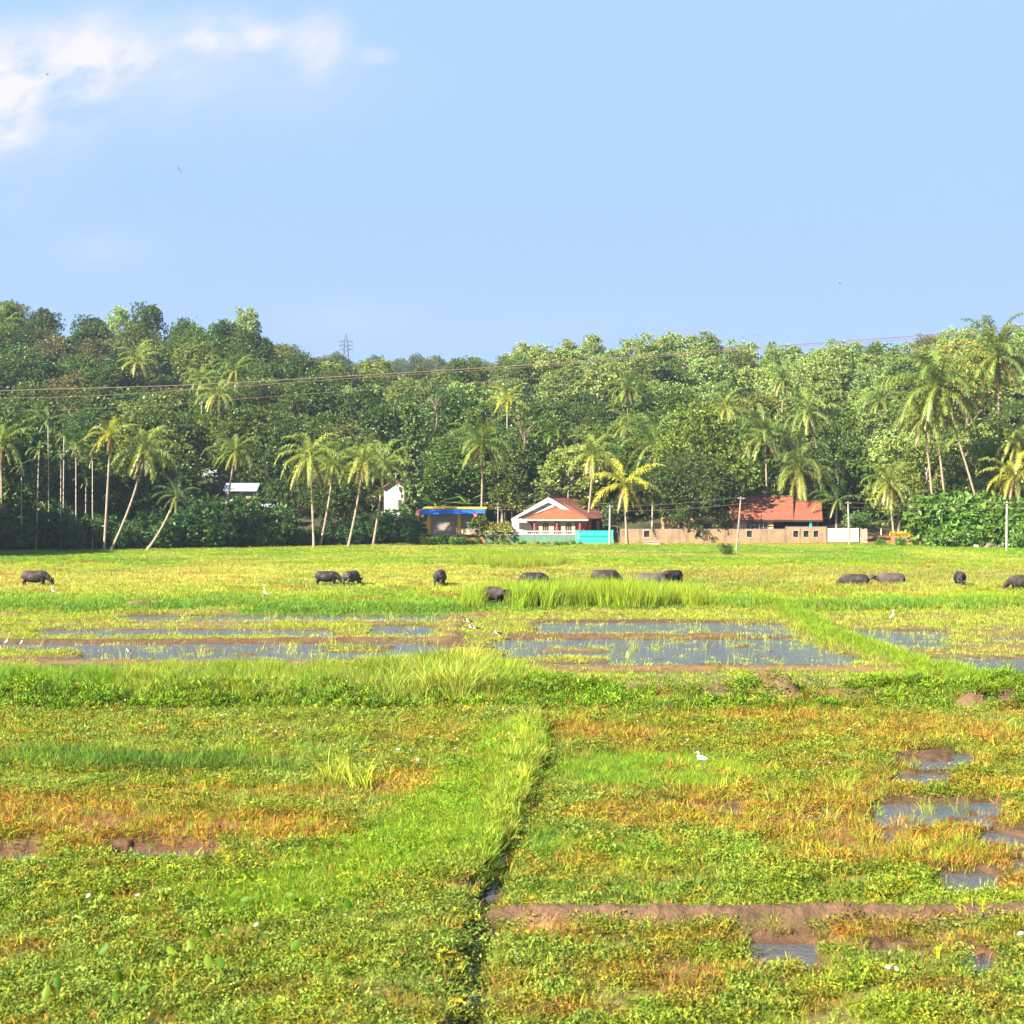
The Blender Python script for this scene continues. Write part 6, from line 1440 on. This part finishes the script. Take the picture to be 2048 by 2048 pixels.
# dark bird on the grass and the birds on the wing
x, y = G(1802, 1118); cr = thing('crow', 'dark crow standing on the pasture below the yellow bed', 'crow', (x, y, .12))
mb = MB(); sweep(mb, [(.26, 0, .22, .02, .01), (.14, 0, .27, .05, .04), (.0, 0, .33, .075, .08), (-.1, 0, .38, .05, .06), (-.13, 0, .40, .02, .02)], 10); mb.tube([(-.08, 0, .37), (-.12, 0, .44), (-.13, 0, .47)], [.05, .045, .04], 8); mb.ball((-.14, 0, .48), .055, .045, .045, 8, 6)
link('body', fused('body', mb, .014, 3, M['blackwing']), M['blackwing'], cr); mb = MB(); mb.tube([(-.18, 0, .48), (-.25, 0, .465)], [.022, .004], 6); link('bill', mb.mesh('bill'), M['blackwing'], cr)
for s in (-1, 1): mb = MB(); mb.tube([(0, s * .04, .29), (0, s * .04, -.05)], .012, 5); link('leg', mb.mesh('leg'), M['blackwing'], cr)
def flier(px, py, d, deg, span, bank, label):
    root = thing('flying_bird', label, 'bird', W(px, py, d), math.radians(deg), 'small dark birds on the wing'); root.rotation_euler = (bank, 0, math.radians(deg))
    mb = MB(); sweep(mb, [(.5, 0, 0, .02, .01), (.3, 0, 0, .06, .02), (.12, 0, 0, .045, .04), (-.1, 0, .01, .07, .065), (-.28, 0, .02, .05, .05), (-.4, 0, .02, .01, .01)], 8)
    for s in (-1, 1): mb.add([(-.2, s * .04, .02), (.12, s * .04, .02), (.16, s * .45, .16), (-.18, s * .45, .18), (.22, s * .95, .06), (.12, s * .98, .06), (-.2, s * .04, .045), (.12, s * .04, .045), (.16, s * .45, .18), (-.18, s * .45, .20)], [(0, 1, 2, 3), (3, 2, 4, 5), (6, 9, 8, 7), (0, 3, 9, 6), (1, 7, 8, 2), (9, 5, 4, 8)])
    for v_i, v in enumerate(mb.v): mb.v[v_i] = (v[0] * span, v[1] * span, v[2] * span)
    link('body', mb.mesh('body'), M['blackwing'], root)
flier(95, 149, 120, 20, .30, .3, 'tiny dark bird flying in front of the white cloud'); flier(358, 338, 90, 80, .26, 1.1, 'small dark bird flying below the cloud at left'); flier(1680, 567, 110, 10, .24, .4, 'small dark bird flying high over the right hillside')
flier(1487, 675, 200, 40, .30, .4, 'distant dark speck of a bird over the right skyline'); flier(1514, 670, 220, 100, .30, .5, 'second distant speck of a bird over the skyline, lower right')
EXPO = 2.2; SKYS = .05
_k = 1.0 / (SKYS * 2 ** EXPO)
HORIZ = tuple(c * _k for c in (.375, .535, 1.0)); HIGH = tuple(c * _k for c in (.43, .68, 1.0)); ZEN = tuple(c * _k for c in (.16, .34, .80)); CLOUDC = tuple(c * _k for c in (1.0, .94, 1.06))
# ================================================================== AIR, LIGHT, SKY, CAMERA
SUN_EL, SUN_AZ = math.radians(31), Vector((-.74, -.67, 0)).normalized()      # towards the sun: left and behind the camera
DENS = 0.00014
mb = MB(); mb.box(-2600, 2600, -30, 5600, -2.0, 150.0); o = mb.build('haze', None) if False else None
me = mb.mesh('haze'); m, nt, nd, lk = mat_new('haze'); pv = N(nt, 'ShaderNodeVolumePrincipled'); pv.inputs['Color'].default_value = (.62, .80, 1, 1); pv.inputs['Density'].default_value = DENS; pv.inputs['Anisotropy'].default_value = .2
ou = N(nt, 'ShaderNodeOutputMaterial'); lk.new(pv.outputs[0], ou.inputs['Volume']); tag(link('haze', me, m), 'thin blue morning haze', 'haze', kind='stuff')

s = bpy.data.lights.new('sun', 'SUN'); s.energy = 5.0; s.angle = math.radians(.6); s.color = (1.0, .90, .72)
so = bpy.data.objects.new('sun', s); COL.objects.link(so)
dirv = Vector((SUN_AZ.x * math.cos(SUN_EL), SUN_AZ.y * math.cos(SUN_EL), math.sin(SUN_EL)))
so.rotation_euler = dirv.to_track_quat('Z', 'Y').to_euler(); so.location = (-60, -60, 80)

w = bpy.data.worlds.new('World'); scn.world = w; w.use_nodes = True; nt = w.node_tree; nt.nodes.clear(); lk = nt.links
sk = N(nt, 'ShaderNodeTexSky'); sk.sky_type = 'NISHITA'; sk.sun_disc = False; sk.sun_elevation = SUN_EL; sk.sun_rotation = math.atan2(SUN_AZ.x, SUN_AZ.y); sk.altitude = 0; sk.air_density = 1.0; sk.dust_density = .3; sk.ozone_density = 2.0
tc = N(nt, 'ShaderNodeTexCoord').outputs['Generated']; sp = N(nt, 'ShaderNodeSeparateXYZ'); lk.new(tc, sp.inputs[0])
yy = mth(nt, 'MAXIMUM', sp.outputs[1], .02); u = mth(nt, 'DIVIDE', sp.outputs[0], yy); v = mth(nt, 'DIVIDE', sp.outputs[2], yy)   # bearing and height of a sky direction
hz_ = mixc(nt, HORIZ, HIGH, maprange(nt, v, 0, .36)); hz_ = mixc(nt, hz_, ZEN, maprange(nt, sp.outputs[2], .35, 1.0))
skyc = mixc(nt, sk.outputs[0], hz_, .93)
# clouds low in the north west sky
cb = N(nt, 'ShaderNodeCombineXYZ'); lk.new(mth(nt, 'MULTIPLY_ADD', v, -.55, u), cb.inputs[0]); lk.new(mth(nt, 'MULTIPLY', v, 1.35), cb.inputs[1]); cb.inputs[2].default_value = 3.7
n1 = noise(nt, 10.0, 8.0, cb.outputs[0], .52); n2 = noise(nt, 30.0, 6.0, cb.outputs[0], .55)
def ell(px, py, rx, ry, a):
    du = mth(nt, 'MULTIPLY', mth(nt, 'SUBTRACT', u, (px - 1024) / F), F / rx); dv = mth(nt, 'MULTIPLY', mth(nt, 'SUBTRACT', v, (YH - py) / F), F / ry)
    q = mth(nt, 'ADD', mth(nt, 'MULTIPLY', du, du), mth(nt, 'MULTIPLY', dv, dv)); return mth(nt, 'MULTIPLY', mth(nt, 'EXPONENT', mth(nt, 'MULTIPLY', q, -1.0)), a)
acc = None
for e in ((-30, 195, 170, 90, .85), (75, 120, 85, 60, .62), (195, 105, 75, 65, .66), (330, 150, 240, 90, .44), (420, 75, 80, 45, .40), (505, 72, 80, 36, .50), (635, 92, 50, 60, .46), (755, 112, 40, 20, .24), (310, 145, 60, 50, .20), (-180, 250, 200, 90, .9), (220, 160, 50, 60, .2), (30, 400, 70, 40, .08), (190, 500, 130, 42, .06), (1180, 655, 170, 30, .10), (720, 640, 130, 40, .08)):
    q = ell(*e); acc = q if acc is None else mth(nt, 'ADD', acc, q)
den = mth(nt, 'MULTIPLY', mth(nt, 'MULTIPLY', acc, 1.15), mth(nt, 'MULTIPLY_ADD', mth(nt, 'ADD', mth(nt, 'MULTIPLY', n1, .75), mth(nt, 'MULTIPLY', n2, .22)), 8.0, -3.0))
veil = mth(nt, 'MULTIPLY', ell(330, 150, 310, 100, .62), mth(nt, 'MULTIPLY_ADD', n1, 1.6, -.15))
den = mth(nt, 'MAXIMUM', maprange(nt, den, .0, .9, 0, .92), veil)
fin = mixc(nt, skyc, CLOUDC, den)
bg = N(nt, 'ShaderNodeBackground'); lk.new(fin, bg.inputs['Color']); bg.inputs['Strength'].default_value = SKYS
ou = N(nt, 'ShaderNodeOutputWorld'); lk.new(bg.outputs[0], ou.inputs['Surface'])

cam = bpy.data.cameras.new('camera'); co = bpy.data.objects.new('camera', cam); COL.objects.link(co); scn.camera = co
co.location = (0, 0, HC); co.rotation_euler = (PI / 2, 0, 0); cam.sensor_width = 36; cam.lens = 36 * F / 2048; cam.shift_y = -(1024 - YH) / 2048; cam.clip_end = 12000; cam.clip_start = .1
cam.dof.use_dof = True; cam.dof.focus_distance = 105; cam.dof.aperture_fstop = 2.4
scn.render.resolution_x = scn.render.resolution_y = 1024
vs = scn.view_settings; scn.display_settings.display_device = 'sRGB'; vs.view_transform = 'Standard'; vs.look = 'None'; vs.gamma = 1; vs.use_curve_mapping = False; vs.exposure = EXPO
scn.cycles.max_bounces = 6; scn.cycles.diffuse_bounces = 3; scn.cycles.glossy_bounces = 2; scn.cycles.transmission_bounces = 3; scn.cycles.transparent_max_bounces = 4; scn.cycles.volume_bounces = 0
scn.cycles.use_adaptive_sampling = True; scn.cycles.adaptive_threshold = .015
